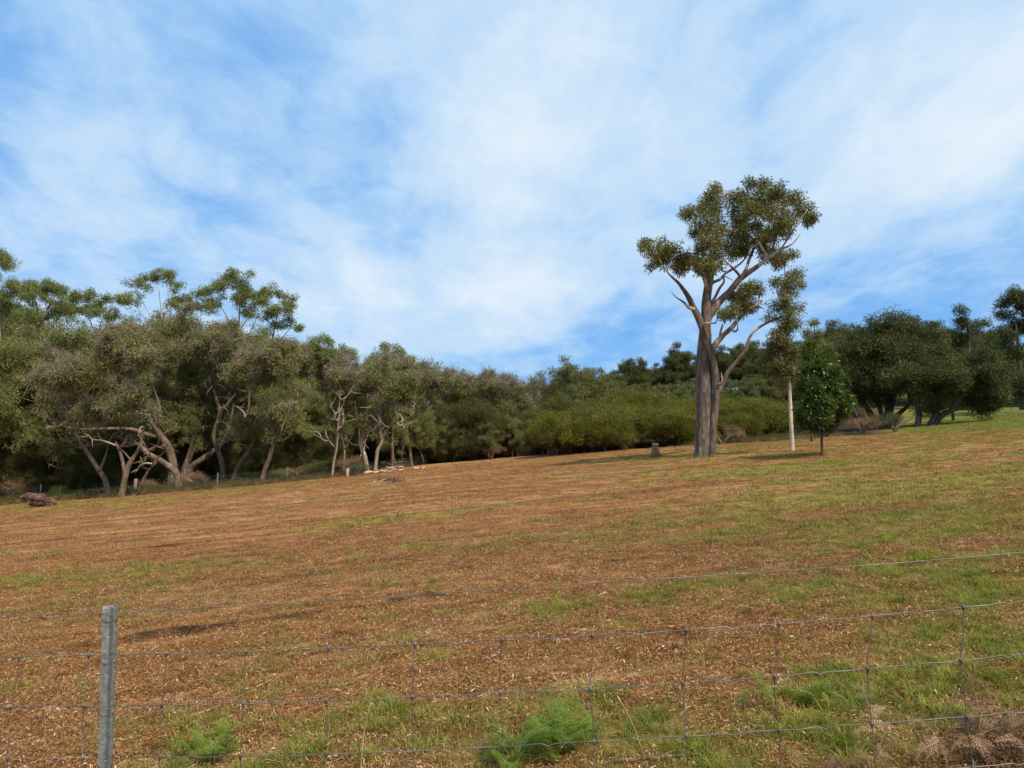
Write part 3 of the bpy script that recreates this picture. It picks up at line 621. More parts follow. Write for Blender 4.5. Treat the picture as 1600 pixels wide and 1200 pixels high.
# --- left front row, from the left edge of the picture to the middle
def E(*a, **k): return lambda Y: sum([ell_blobs(*q, Y=Y, **{'br': (.6, 1.1), 'shell': .3, **k}) for q in a], [])
KG = dict(leaf='gum', matleaf='leaf_grey', barkm='bark_pink', dens=40, bare=.09, gnarl=.24)
front = [
 ('crooked dark tree leaning in from the left edge of the wood', (5, 776), [[(5,770,6),(8,728,5.5),(11,690,5),(29,652,4),(40,630,3)],[(8,735,4),(-8,700,4),(-30,660,3)]], E((-15,600,60,60,26),(20,660,32,22,8)), {}),
 ('tree with a slanting trunk just left of the red log', (24, 776), [[(20,768,6),(48,742,5.5),(62,715,5),(66,690,4.2),(64,660,3)],[(48,742,3),(60,725,2.5),(90,705,1.6)]], E((60,590,55,45,22),(95,640,30,30,9)), {}),
 ('leaning tree whose trunk bends right to left beyond the red log', (174, 774), [[(174,768,5),(164,750,4.6),(153,733,4.2),(136,706,3.6),(121,681,3),(112,655,2)],[(155,738,2.4),(165,712,2),(170,690,1.4)]], E((115,600,50,42,20),(150,650,30,24,8)), {}),
 ('forked tree left of the wooden fence post', (192, 775), [[(190,770,5.5),(196,745,5),(202,725,4.4),(216,702,3.4),(225,670,2)],[(196,750,3.4),(190,715,3),(180,690,2)],[(214,756,2.4),(230,738,2.4),(246,722,2)]], E((185,570,48,45,20),(200,640,34,26,8)), {}),
 ('long-limbed tree whose low branches reach far left over the fence', (272, 764), [[(279,757,6.5),(277,745,6),(271,735,5.6),(253,721,5),(240,714,4.6),(231,709,4.3),(222,700,4),(214,694,3.2),(198,697,2.6),(165,693,1.8),(140,696,1.4),(124,694,1)],[(228,708,3),(240,700,2.4),(262,696,1.6)]], E((140,650,30,22,6)), {}),
 ('thick leaning tree with a trunk sweeping up to the left', (276, 760), [[(276,748,8),(271,728,7.4),(265,705,7),(257,690,6.4),(246,673,5.6),(236,657,5),(227,644,4.4),(209,629,3.6),(191,607,3),(176,593,2.4),(161,582,1.6)],[(250,682,4.4),(235,681,4),(205,671,3.6),(169,670,3),(125,671,2.4),(99,666,2),(85,655,1.8),(70,640,1.5),(55,626,1)],[(246,673,3),(250,640,2.4),(240,605,1.6)]], E((215,550,55,48,30),(150,600,40,36,14),(90,625,32,26,8)), {}),
 ('double tree with two stout trunks rising from one foot', (291, 756), [[(287,752,8),(290,735,7),(297,712,6.2),(302,690,5.4),(302,665,4.8),(300,640,4),(306,612,3),(312,580,2)],[(289,748,8),(300,731,7),(316,718,6.6),(332,707,6),(346,694,5.4),(355,675,4.6),(361,655,4),(365,630,2.6)],[(302,660,2.6),(286,630,2.2),(276,600,1.6)]], E((300,545,55,55,34),(345,610,32,26,10),(270,620,26,22,6)), {}),
 ('smooth trunked tree directly right of the double tree', (350, 752), [[(350,750,5.4),(347,725,5),(341,706,4.6),(334,681,4.2),(341,655,4),(343,640,3.8),(337,620,3),(330,590,2)],[(343,645,2.6),(356,630,2.2),(368,615,1.8)]], E((350,560,42,48,22)), {}),
 ('short tree with its trunk tilted right behind the steel fence post', (366, 754), [[(364,752,5.4),(370,736,5.2),(378,722,4.8),(389,703,4.2),(398,685,3.4),(400,655,2)]], E((405,590,40,50,20),(395,665,26,22,7)), {}),
 ('tree with pale twisting upper branches', (409, 753), [[(408,751,4.6),(413,737,4.4),(419,721,4.2),(426,699,3.6),(436,670,3),(442,640,2)],[(436,672,2.2),(425,645,2),(412,622,1.8),(398,612,1.4)],[(395,600,1.8),(390,615,2.2),(388,640,2.2),(382,655,2)]], E((430,570,42,45,22),(445,655,28,24,7)), {}),
 ('pale grey double trunk tree with bare arching limbs', (470, 739), [[(468,737,6),(473,718,5.6),(480,698,5.2),(481,670,4.4),(482,640,3.6),(484,600,2.2)],[(455,738,3),(463,722,3),(472,700,3),(474,675,2.4)],[(480,668,2.6),(470,655,2.4),(465,640,2),(467,622,1.6),(462,606,1.2)],[(482,640,2.4),(495,622,2),(512,608,1.6),(528,592,1.2)],[(481,660,2.4),(492,650,1.8),(508,638,1.4),(520,622,1)]], E((485,575,42,40,24),(500,650,30,22,7)), dict(barkm='bark_pale')),
 ('slim tree close behind the pale grey double trunk', (493, 737), [[(492,737,4),(491,715,3.8),(488,695,3.4),(492,660,2.6),(500,620,1.6)]], E((515,585,30,36,12)), dict(barkm='bark_pale')),
 ('thin straight pale tree at the corner of the wood', (519, 744), [[(519,744,2.6),(521,725,2.4),(525,703,2.2),(528,670,2),(530,640,1.4),(532,600,.9)],[(525,700,1.2),(515,690,1),(508,676,.7)]], E((532,600,22,30,8)), dict(barkm='bark_pale')),
 ('tree with a plain mid-brown trunk left of the broken white snag', (506, 735), [[(505,732,3.6),(507,712,3.4),(510,690,3),(514,665,2.4),(522,630,1.6)]], E((545,610,34,40,14)), {}),
 ('broken snag with white torn bark', (575, 737), [[(575,736,4),(571,718,4),(567,705,3.6),(561,692,3),(560,688,1.6)],[(568,705,2.4),(569,690,2),(565,670,1.6),(566,664,.8)]], E((575,668,20,16,5)), dict(barkm='bark_white', dens=24)),
 ('white forked tree behind the pile of cut branches', (587, 736), [[(586,736,3.6),(588,718,3.4),(590,704,3.2),(596,690,3),(594,674,2.8),(594,655,2.6),(595,642,2.2),(585,622,1.6),(580,605,1)],[(596,690,2.6),(603,674,2),(612,664,1.6),(622,656,1)],[(595,642,1.6),(603,633,1.4),(610,628,1)]], E((600,610,38,40,18),(610,650,22,16,5)), dict(barkm='bark_pale', matleaf='leaf_fresh')),
 ('straight reddish pole-like tree above the cut branches', (613, 731), [[(613,731,2.8),(613,700,2.6),(614,660,2.4),(614,625,1.8),(612,600,1.2)]], E((622,590,30,34,12)), {}),
 ('dark bent tree just right of the cut branches', (644, 727), [[(644,727,3),(641,710,2.8),(638,690,2.6),(631,668,2.2),(626,655,1.6)],[(634,676,1.6),(641,665,1.4),(645,650,1)]], E((640,600,34,34,12)), {}),
 ('upright tree with bare crooked side limb', (664, 723), [[(664,723,3.6),(663,700,3.4),(662,680,3),(660,655,2.2),(656,620,1.4)],[(662,685,1.6),(652,675,1.3),(648,660,.9)]], E((672,605,38,34,16),(660,645,24,16,5)), {}),
 ('tree leaning left near the middle of the far fence', (720, 716), [[(721,715,3.6),(717,700,3.4),(712,688,3),(706,668,2.6),(700,640,1.6)]], E((700,615,34,32,15)), dict(matleaf='leaf_grey')),
 ('tree leaning left with a thick foot beside the white fence post', (743, 713), [[(744,711,5),(736,697,4.4),(727,682,3.4),(720,660,2)]], E((728,612,28,26,9)), {}),
 ('round-headed spreading tree right of the white fence post', (763, 713), [[(762,711,5),(762,700,4.4),(755,685,3.6),(747,670,2.8),(740,660,2)],[(762,700,4),(765,680,3.2),(766,660,2.6),(768,640,1.8)],[(764,704,3),(776,690,2.4),(790,670,1.6)]], E((775,620,64,42,44),(820,655,26,24,9),(725,660,22,16,5), shell=.6), dict(dens=46, bare=.04)),
]
for lab, bpx, lm, bl, kw in front:
    lm = [[(q[0], q[1], q[2] * .86) for q in l] for l in lm]
    k = dict(KG); k.update(kw); tree('woodland_tree', lab, 'tree', bpx, lm, bl, group='gnarled trees in the front row of the wood', **k)

# tall emergent gums behind the front row
KE = dict(leaf='gum', matleaf='leaf_fresh', barkm='bark_pale', dens=72, size=.95, rmax=.05)
emerg = [
 ('tall airy gum whose crown is cut by the left picture edge', (-10, 760), 60, [[(-15,760,6),(-5,640,5),(0,520,4),(5,440,2)],[(0,520,2.5),(25,480,1.8),(50,450,1)]], [(-5,402,18,12),(8,412,14,12),(-15,425,16,10),(10,455,20,11),(30,445,16,10),(50,452,18,12),(20,480,18,10),(-12,470,20,12)]),
 ('grey gum with a fanned crown second from the left', (60, 760), 58, [[(60,760,5),(60,600,4.6),(60,520,4),(58,480,3),(50,460,2)],[(60,510,2.6),(76,480,2),(90,455,1.2)],[(60,540,2.4),(80,520,1.8),(85,490,1.2)]], [(62,452,16,10),(78,446,16,10),(92,455,12,10),(84,470,16,10),(46,470,18,10),(70,490,20,10),(98,480,12,12),(40,500,20,12)]),
 ('bright green gum with a bushy top third from the left', (150, 755), 60, [[(152,755,5),(152,600,4),(154,530,3),(158,500,2)],[(154,540,2),(140,500,1.5),(125,480,1)],[(154,530,2),(168,505,1.5),(172,485,1)]], [(146,464,14,9),(122,468,14,10),(165,474,14,10),(135,484,18,10),(158,490,18,9),(112,482,12,12),(176,490,8,8)]),
 ('thin open gum with two leafy tufts on long bare stems', (250, 750), 60, [[(250,750,4.6),(252,600,4),(256,530,2.8),(252,490,1.8),(248,450,1)],[(256,530,1.6),(238,500,1.2),(222,470,.9),(212,450,.7)],[(256,530,1.6),(266,490,1.2),(272,455,.8)],[(255,530,1.5),(232,505,1.1),(212,478,.7)]], [(250,427,15,8),(236,436,14,8),(264,433,12,8),(210,440,12,8),(222,448,10,7),(200,472,16,9),(212,466,10,8),(272,448,12,9),(285,466,14,8),(278,478,14,8),(190,468,8,6)]),
 ('broad crowned gum standing highest above the left wood', (372, 750), 60, [[(370,750,6),(371,620,5),(371,540,4),(373,510,3),(374,480,2.2),(372,440,1.2)],[(372,530,2),(360,505,1.6),(345,480,1.2),(330,465,.8)],[(373,520,2),(385,500,1.6),(396,480,1.2)],[(372,545,1.8),(390,520,1.5),(402,495,1)]], [(374,428,17,10),(360,442,18,11),(384,445,16,11),(345,446,10,8),(330,452,12,9),(318,464,16,9),(340,468,16,10),(372,462,18,11),(398,462,14,10),(384,478,14,10),(398,488,14,10),(330,482,14,9),(310,478,12,8)]),
 ('leaning gum with a drooping round crown at the right of the high group', (425, 750), 60, [[(425,750,5),(424,620,4.4),(424,545,3.4),(430,510,2.4),(436,470,1.4)],[(424,550,1.8),(440,530,1.3),(455,510,.9)]], [(430,456,16,9),(446,468,14,9),(420,474,16,11),(456,482,9,8),(440,488,15,9),(418,494,16,9),(450,504,8,7),(432,508,14,7),(468,512,5,4),(410,452,8,6)]),
 ('yellow-green gum rising behind the pale double trunk', (482, 745), 58, [[(482,745,4),(482,600,3.4),(485,560,2)]], [(482,540,20,10),(505,536,16,10),(495,552,20,10),(462,548,14,9),(515,552,10,9)]),
 ('glossy green gum with a cauliflower top above the cut branches', (610, 727), 58, [[(606,727,4),(606,620,3.4),(608,580,2.6),(610,555,1.6)]], [(610,544,14,9),(596,556,16,10),(622,556,12,9),(636,562,10,9),(612,566,18,10),(584,570,12,9),(600,582,20,9),(630,574,14,9)]),
 ('open topped dark tree with bare twigs against the sky', (540, 740), 62, [[(541,740,3),(541,600,2.6),(540,565,1.6)]], [(536,548,12,6),(548,556,12,8),(530,562,12,8),(552,570,14,8),(565,575,10,7)]),
]
for lab, bpx, Yd, lm, bl in emerg:
    lm = [[(a, b_, max(.25, c_ * .5)) for a, b_, c_ in l] for l in lm]; bl = [(a, b_, c_ * 1.15, d_ * 1.2) for a, b_, c_, d_ in bl]
    tree('tall_gum', lab, 'tree', bpx, lm, px_blobs(bl, Yd, 1.6, 6, (.30, .62), 1.35), Y=Yd, group='tall gums rising behind the front row', **KE)

# --- right side: two big spreading trees, tall dark gums
KD = dict(leaf='dark', matleaf='leaf_dark', barkm='bark_grey', dens=44)
tree('spreading_tree', 'large dark dome-shaped tree with many stems right of the saplings', 'tree', (1385, 673), [[(1385,673,8),(1388,650,7),(1392,620,5.5),(1400,580,3.5),(1410,545,2)],[(1372,672,5),(1362,650,4.4),(1350,630,3.6),(1335,610,2.4)],[(1380,672,5),(1378,650,4),(1366,610,3),(1360,570,2)],[(1392,672,5),(1402,650,4),(1420,632,3),(1435,610,2)],[(1352,675,2.6),(1342,660,2.6),(1332,640,2.2),(1328,620,1.4)]],
     lambda Y: ell_blobs(1390, 580, 78, 70, 62, Y, (1.0, 1.7), shell=.55) + ell_blobs(1345, 620, 40, 34, 18, Y, (.8, 1.3)) + px_blobs([(1410,508,26,9),(1380,513,22,9),(1440,515,22,9),(1352,520,16,8)], Y), Y=56, rmax=.12, **{**KD, 'dens': 42})
tree('spreading_tree', 'wide dark tree with low sweeping branches near the right lawn', 'tree', (1450, 671), [[(1432,671,5),(1436,650,4.6),(1434,630,4),(1440,600,2.6)],[(1450,670,5),(1460,650,4),(1470,625,3),(1480,600,2)],[(1458,670,5),(1468,652,4.6),(1482,643,4),(1500,638,3),(1525,640,2),(1545,650,1.2)],[(1482,643,2.6),(1500,622,2.2),(1520,610,1.6)]],
     lambda Y: ell_blobs(1485, 600, 78, 48, 50, Y, (.9, 1.5), shell=.5) + ell_blobs(1550, 640, 20, 20, 10, Y, (.6, .9)) + ell_blobs(1455, 640, 24, 16, 7, Y, (.6, 1.)), Y=52, rmax=.1, **{**KD, 'dens': 42})
tree('dark_gum', 'cone-topped dark gum above the wide tree', 'tree', (1512, 640), [[(1514,640,3.4),(1514,560,2.8),(1513,520,2),(1508,490,1)]], lambda Y: px_blobs([(1502,484,9,9),(1500,500,13,11),(1510,510,13,9),(1494,518,13,9),(1508,530,14,8),(1486,524,9,7),(1524,508,7,7),(1496,536,14,7)], Y, 1.2), Y=85, rmax=.07, size=1.3, **{**KD, 'dens': 48})
tree('dark_gum', 'tall dark gum with pale trunk cut by the right picture edge', 'tree', (1592, 640), [[(1598,640,4.6),(1594,580,3.6),(1590,530,2.8),(1585,490,1.6)],[(1600,640,3),(1606,560,2.4),(1604,500,1.4)]], lambda Y: px_blobs([(1580,458,12,9),(1590,466,16,11),(1572,474,13,10),(1596,485,18,12),(1568,492,13,10),(1582,505,18,11),(1562,515,12,9),(1596,515,18,12),(1575,530,18,10),(1610,470,14,14),(1560,540,14,9),(1590,548,20,12),(1612,500,16,20)], Y, 1.4), Y=72, rmax=.07, size=1.25, **{**KD, 'dens': 58})
tree('dark_shrub_tree', 'dark rounded small tree at the right picture edge by the lawn', 'tree', (1598, 640), [[(1598,640,3),(1598,620,2.4),(1597,600,1.4)]], lambda Y: ell_blobs(1600, 612, 22, 24, 14, Y, (.8, 1.2)), Y=66, **KD)
tree('lawn_tree', 'slim pole-stemmed tree on the lawn seen under the wide tree', 'tree', (1490, 664), [[(1490,664,2.4),(1489,650,2.2),(1488,630,1.8),(1490,600,1)]], lambda Y: ell_blobs(1492, 604, 24, 14, 9, Y, (.8, 1.3)), Y=62, **KD)

# --- trees behind: a few built, then copied with shared meshes
def copy_tree(root, loc, rz, sc, label, group):
    r = root.copy(); COL.objects.link(r); r.location = loc; r.rotation_euler = (0, 0, rz); r.scale = sc; r['label'] = label; r['group'] = group
    for ch in root.children:
        c = ch.copy(); COL.objects.link(c); c.parent = r
    return r
def proto(kind, leaf, matl, barkm, h, w, dens, size, nb, low=.35, br=(.9, 1.4)):
    """procedural tree standing at the origin, height h"""
    root = empty(kind, (0, 0, 0), 'x', 'tree')
    fork = rng.uniform(.18, .3) * h; lean = rng.normal(size=2) * .05 * h
    tp = np.array([[0, 0, -.2], [lean[0] * .3, lean[1] * .3, fork * .5], [lean[0], lean[1], fork]]); r0 = (h * .016 + .05) * (.55 if kind == 'slim_tree' else 1)
    me, p, r = limb_mesh(tp, [r0, r0 * .85, r0 * .75], 8, barkm, np.zeros(3), .15, 5, flare=1.3); link('trunk', me, root); L = [(p, r)]
    for k in range(rng.integers(3, 5)):
        a = k * 2.1 + rng.uniform(0, 1); d = np.array([math.cos(a), math.sin(a), 0]); sp_ = w * rng.uniform(.3, .55)
        pts = np.array([tp[-1], tp[-1] + d * sp_ * .35 + [0, 0, (h - fork) * .25], tp[-1] + d * sp_ * .75 + [0, 0, (h - fork) * .5], tp[-1] + d * sp_ + [0, 0, (h - fork) * .8]])
        pts[1:-1] += rng.normal(size=(2, 3)) * .25
        me, p, r = limb_mesh(pts, [r0 * .6, r0 * .45, r0 * .32, .03], 7, barkm, np.zeros(3), .15, 5, name='limb'); link('limb', me, root); L.append((p, r))
    bl = []
    for k in range(nb):
        d = sph(1)[0]; d[2] = abs(d[2]) if d[2] < -.75 else d[2]; f = rng.uniform(.4, 1.2)
        cz = h * (low + 1) / 2; rr = rng.uniform(*br) * rng.choice([.6, .85, 1.]) * (.62 if f > 1 else 1)
        bl.append((np.array([0, 0, cz - .3]) + d * f * [w * .5, w * .5, h * (1 - low) / 2 - .3], (rr * 1.05, rr * 1.05, rr * .9)))
    mb = grow(L, bl, .07, twigs=2); o = link('branches', mb.mesh('branches', M[barkm], True), root); o['kind'] = 'stuff'
    P, Rr, Sc = fill_blobs(bl, dens, size); scatter('crown', point_mesh('crown', P, Rr, Sc, SPRAY[leaf]), leaf_key(leaf, matl), root)
    return root
CONT = [(-200,430),(0,440),(30,450),(60,462),(100,470),(140,485),(180,500),(200,500),(250,480),(300,490),(350,480),(430,500),(470,535),(520,545),(580,562),(620,560),(650,575),(700,587),(730,592),(760,585),(850,592),(880,582),(930,588),(1000,600),(1100,600),(1250,600),(1600,600)]
def cont(px): return float(np.interp(px, [c[0] for c in CONT], [c[1] for c in CONT]))
def place(pr, used, px, Y, topy, label, group, hw=1.0, hn=11.0):
    p = at(px, 700, Y); x = p[0]; z = Hs(x, Y) ; top = at(px, topy, Y)[2]; s = max(.25, (top - z) / hn)
    sc = (s * hw, s * hw, s); rz = rng.uniform(0, 6.28)
    if pr.get('label') == 'x' and not pr.get('used'):
        pr.location = (x, Y, z - .1); pr.rotation_euler = (0, 0, rz); pr.scale = sc; pr['label'] = label; pr['group'] = group; pr['used'] = 1; return pr
    return copy_tree(pr, (x, Y, z - .1), rz, sc, label, group)
ANC = [(-40, 'the left picture edge'), (20, 'the leftmost leaning tree'), (60, 'the red log'), (110, 'the lime fern'), (155, 'the bent trunk'), (200, 'the wooden fence post'), (255, 'the sweeping leaning tree'), (300, 'the double tree'), (350, 'the smooth trunked tree'), (385, 'the trunk tilted right'), (425, 'the pale twisting branches'), (475, 'the pale double trunk'), (522, 'the thin straight pale tree'), (570, 'the broken white snag'), (612, 'the pile of cut branches'), (655, 'the crooked-limbed upright tree'), (705, 'the tree leaning left'), (760, 'the white fence post'), (810, 'the round-headed tree'), (870, 'the start of the olive thicket'), (930, 'the gap in the thicket'), (1010, 'the tree stump'), (1060, 'the gap beside the stump'), (1105, 'the trunk of the lone gum'), (1165, 'the side limb of the lone gum'), (1235, 'the white-trunked young gum'), (1285, 'the bushy bright green sapling'), (1345, 'the left side of the dome-shaped tree'), (1400, 'the middle of the dome-shaped tree'), (1450, 'the join of the two spreading trees'), (1510, 'the cone-topped dark gum'), (1560, 'the low end of the wide tree'), (1620, 'the right picture edge')]
def anc(px): return min(ANC, key=lambda a: abs(a[0] - px))[1]
SLIM = [proto('slim_tree', 'gum', 'leaf_grey', 'bark_pale', 12, 4.6, 34, 1.0, 34, low=.42) for _ in range(3)]
SL = [(538, 'left of the broken snag'), (556, 'just behind the dead brush'), (628, 'right of the reddish pole-like tree'), (652, 'between the dark bent tree and its neighbour'), (682, 'left of the leftward leaning tree'), (697, 'touching the leftward leaning tree'), (734, 'left of the white fence post'), (792, 'right of the round-headed tree'), (812, 'at the right rim of the round-headed tree'), (838, 'nearest the start of the thicket')]
W3 = [proto('background_tree', 'gum', 'leaf_grey', 'bark_pink', 12, 7.5, 36, 1.1, 60, low=.16) for _ in range(4)]
lab_a = 'grey-green tree in the crowded wood behind the gnarled front trees on the left'
n_ = 0
for row, (Yr, dlt, step) in enumerate([(56, 60, 46), (66, 22, 58), (80, 8, 66)]):
    px = -170 + row * 17
    while px < 930:
        place(W3[n_ % 4], 0, px + rng.uniform(-8, 8), Yr + rng.uniform(-2.5, 2.5), cont(px) + dlt + 9 * max(0, min(1, (260 - px) / 200)) + rng.uniform(-6, 14), ('grey-green woodland tree %s behind ' % ['close', 'halfway in the wood', 'at the back of the wood'][row]) + anc(px), 'trees crowded behind the front row', rng.uniform(.8, 1.05), 12.2); n_ += 1
        px += step * rng.uniform(.85, 1.15)
for k, (px, w) in enumerate(SL):
    place(SLIM[k % 3], 0, px, gp(px, float(np.interp(px, [q[0] for q in edge_px], [q[1] for q in edge_px])))[1] + rng.uniform(.6, 2.2), cont(px) + 45 + rng.uniform(-10, 18), 'slender pale-stemmed edge tree ' + w, 'slender stems along the wood edge', 1.0)
# mid distance trees behind the thicket
W4 = [proto('background_tree', 'far', 'leaf_far', 'bark_pale', 12, 8, 24, .72, 60, low=.1, br=(.8, 1.4)) for _ in range(3)]
for px, Y, ty, hw in [(868,74,590,1.0),(895,72,576,.95),(925,73,583,.9),(905,66,610,1),(945,76,598,1),(965,80,604,1),(880,64,625,1.1)]:
    place(W4[n_ % 3], 0, px, Y, ty, 'grey-green gum beyond the bushes behind ' + anc(px), 'gums behind the left end of the thicket', hw); n_ += 1
mid = [(985,92,606),(1010,94,604),(1035,90,608),(1060,92,604),(1085,94,596),(1140,92,600),(1165,90,598),(1190,94,590),(1215,90,590),(1240,94,585),(1262,92,580),(1290,90,570),(1315,92,565),(1340,88,560)]
for px, Y, ty in mid:
    place(W4[n_ % 3], 0, px, Y + rng.uniform(-3, 3), ty, 'pale round-headed tree at the hill foot behind ' + anc(px), 'trees at the foot of the hill', 1.0); n_ += 1
M['leaf_hill'] = leafmat('hill_gum_leaf', (.035, .044, .014), (.080, .090, .026), (.15, .15, .045), spec=.3)
W5 = [proto('hill_tree', 'far', 'leaf_hill', 'bark_grey', 12, 7.5, 24, .72, 56, low=.06, br=(.8, 1.4)) for _ in range(3)]
hill = [(965,130,584),(985,128,566),(1005,130,575),(1028,132,572),(1050,126,567),(1063,124,549),(1080,128,574),(1098,130,560),(1128,128,552),(1145,126,548),(1160,130,542),(1180,128,545),(1200,130,540),(1150,140,556),(1250,126,545),(1270,124,540),(1290,122,525),(1310,120,516),(1330,120,512),(1350,122,522),(1300,112,540),(1320,108,545),(1340,112,548),(1190,118,560),(1215,120,555),(1240,116,560)]
for px, Y, ty in hill:
    place(W5[n_ % 3], 0, px, Y + rng.uniform(-3, 3), ty, 'dark gum up the hill behind ' + anc(px), 'gums on the crest of the far hill', 1.05); n_ += 1
rt = [(1470,92,520),(1490,96,530),(1530,90,528),(1545,94,518),(1560,88,560),(1535,84,570),(1575,86,550),(1515,86,560),(1445,96,516),(1425,98,515),(1590,90,545),(1610,84,560),(1640,80,540),(1670,84,520),(1380,98,530),(1400,96,525)]
for px, Y, ty in rt:
    place(W5[n_ % 3], 0, px, Y, ty, 'dark gum in the far tree mass behind ' + anc(px), 'gums behind the spreading trees', 1.15); n_ += 1

# --- shrubs
def bush(name, label, group, px, Y, topy, w, leaf, matl, nb=18, dens=38, size=1., barkm='bark_grey', low=.42):
    x = at(px, 700, Y)[0]; z = Hs(x, Y); h = max(.5, at(px, topy, Y)[2] - z); base = np.array([x, Y, z]); root = empty(name, base, label, 'bush', group)
    mb = MB(); L = []
    for k in range(7):
        a = rng.uniform(0, 6.28); e = np.array([math.cos(a) * w * .32, math.sin(a) * w * .32, h * rng.uniform(.5, .75)])
        pts = catmull([[0, 0, -.1], [e[0] * .25, e[1] * .25, e[2] * .4], [e[0] * .6 + rng.normal() * .1, e[1] * .6, e[2] * .75], e], 4); r = np.linspace(.05, .02, len(pts)); tube(mb, pts, r, 5, False); L.append((pts, r))
    bl = []
    for k in range(nb):
        d = sph(1)[0]; d[2] = abs(d[2]); f = rng.uniform(.55, 1.); rr = rng.uniform(.09, .28) * min(w, h * 1.6)
        bl.append((np.array([0, 0, h * low]) + d * f * [w * .5 - rr * .5, w * .42 - rr * .5, h * (1 - low) - rr * .6], (rr * 1.1, rr * 1.1, rr * .85)))
    g = grow(L, bl, .04, twigs=2)
    mb.v += g.v; mb.c += g.c; mb.q += [q + mb.n for q in g.q]; mb.t += [q + mb.n for q in g.t]
    o = link('stems', mb.mesh('stems', M[barkm], True), root); o['kind'] = 'stuff'
    P, Rr, Sc = fill_blobs(bl, dens, size); scatter('foliage', point_mesh('foliage', P, Rr, Sc, SPRAY[leaf]), leaf_key(leaf, matl), root)
    return root
th = [(862,52.5,652,4.6),(888,54,640,5),(905,57,632,6),(925,54,640,4.8),(945,53,646,4.4),(958,60,628,6),(985,56,636,5),(1005,61,620,7),(1030,55,636,5),(1050,62,616,7),(1072,56,632,5),(1100,60,616,6.5),(1135,56,628,5.4),(1155,61,616,7),(1178,55,628,5),(1200,59,620,6),(1222,56,632,5),(1245,58,640,5),(1060,52.5,652,3.6),(1160,52.5,650,3.6)]
for k, (px, Y, ty, w) in enumerate(th):
    bush('thicket_bush', 'olive yellow-green thicket bush, %s row, behind %s' % ('front' if Y < 54 else 'middle' if Y < 57.5 else 'back', anc(px)), 'olive bushes of the thicket', px, Y, ty + rng.uniform(-9, 9), w, 'fine', 'leaf_olive', 34, 46, 1.1)
# dark understorey behind the fence on the left and in the middle
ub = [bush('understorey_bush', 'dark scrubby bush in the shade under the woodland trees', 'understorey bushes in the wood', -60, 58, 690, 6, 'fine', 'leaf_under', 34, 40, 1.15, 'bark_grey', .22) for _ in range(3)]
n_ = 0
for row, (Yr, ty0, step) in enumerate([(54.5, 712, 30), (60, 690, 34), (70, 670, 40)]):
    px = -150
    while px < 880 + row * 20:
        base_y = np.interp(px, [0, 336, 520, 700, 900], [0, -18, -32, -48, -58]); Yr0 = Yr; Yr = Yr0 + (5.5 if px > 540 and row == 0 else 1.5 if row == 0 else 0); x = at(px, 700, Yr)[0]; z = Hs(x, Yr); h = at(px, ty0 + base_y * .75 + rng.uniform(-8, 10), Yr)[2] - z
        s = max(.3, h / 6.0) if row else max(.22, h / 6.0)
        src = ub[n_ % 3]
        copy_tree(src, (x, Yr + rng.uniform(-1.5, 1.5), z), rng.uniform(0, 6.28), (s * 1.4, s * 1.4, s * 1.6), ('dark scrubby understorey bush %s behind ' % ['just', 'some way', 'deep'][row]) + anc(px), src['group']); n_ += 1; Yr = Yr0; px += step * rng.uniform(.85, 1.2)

# small undergrowth clumps along the far fence
for k, (px, py, h, w, leaf, mt, lab) in enumerate([(308,758,1.0,2.2,'fine','fern_dry','rusty bracken clump at the foot of the double tree'),(296,752,.9,1.4,'fine','leaf_olive','yellow-green bracken beside the double tree'),(382,752,.8,2.0,'fine','leaf_olive','low green scrub between the tilted trunks'),(440,748,.8,1.8,'fine','leaf_fresh','low green scrub by the second steel fence post'),(464,744,.8,2.2,'fine','fern_dry','brown dead brush in front of the pale double trunk'),(500,741,1.1,2.4,'fine','leaf_fresh','leafy green shrub between the pale trunks'),(546,742,1.3,2.2,'fine','fern_dry','tangle of grey dead brush by the wood corner'),(560,742,1.0,1.6,'fine','leaf_dark','dark low bush beside the dead brush'),(232,764,.7,1.6,'fine','fern_dry','dry brush right of the wooden fence post'),(30,778,1.6,3.0,'fine','fern_dry','brown tangle of fallen twigs left of the red log'),(768,716,1.4,2.4,'fine','fern_dry','brown dead bracken mound right of the white post'),(790,713,1.0,1.6,'fine','fern_dry','small heap of dead bracken beyond the white post'),(822,710,1.3,2.6,'fine','fern_dry','dry brush under the round-headed tree'),(850,708,1.2,2.4,'fine','fern_dry','dry brush where the thicket starts'),(830,708,1.5,2.0,'fine','leaf_fresh','bright green seedling shrub before the thicket'),(930,702,2.2,3.0,'fine','fern_dry','dead brown bracken in the gap of the thicket'),(957,700,1.8,2.4,'fine','fern_dry','brown dead twigs at the foot of the thicket'),(97,779,.9,1.1,'fine','grass_bright','bright lime fern right of the red log'),(690,719,.8,3.0,'fine','leaf_fresh','low bright weeds along the fence'),(725,717,.9,2.5,'fine','leaf_fresh','low bright weeds beside the leaning trunk'),(1130,692,1.3,4.0,'fine','fern_dry','brown twigs at the foot of the thicket behind the lone gum'),(1070,693,1.1,3.0,'fine','leaf_olive','low green skirt of scrub left of the lone gum'),(1350,676,1.2,2.4,'fine','fern_dry','dead undergrowth below the dome-shaped tree'),(1400,674,1.3,3.0,'fine','leaf_dark','dark undergrowth at the stems of the dome-shaped tree')]):
    p = gp(px, py); r = bush('undergrowth_clump', lab, 'low undergrowth along the far fence', px, p[1] + .8, 0, w, leaf, mt, 12, 60, .8) if False else None
    Y0 = p[1] + .9; z0 = Hs(at(px, 700, Y0)[0], Y0)
    d_ = ray(px, 700); ty = 600 - (((z0 + h - EYE) / Y0 * d_[1] - FW[2]) / UP[2] * F)
    bush('undergrowth_clump', lab, 'low undergrowth along the far fence', px, Y0, ty, w, leaf, mt, 12, 60, .6, 'twig')

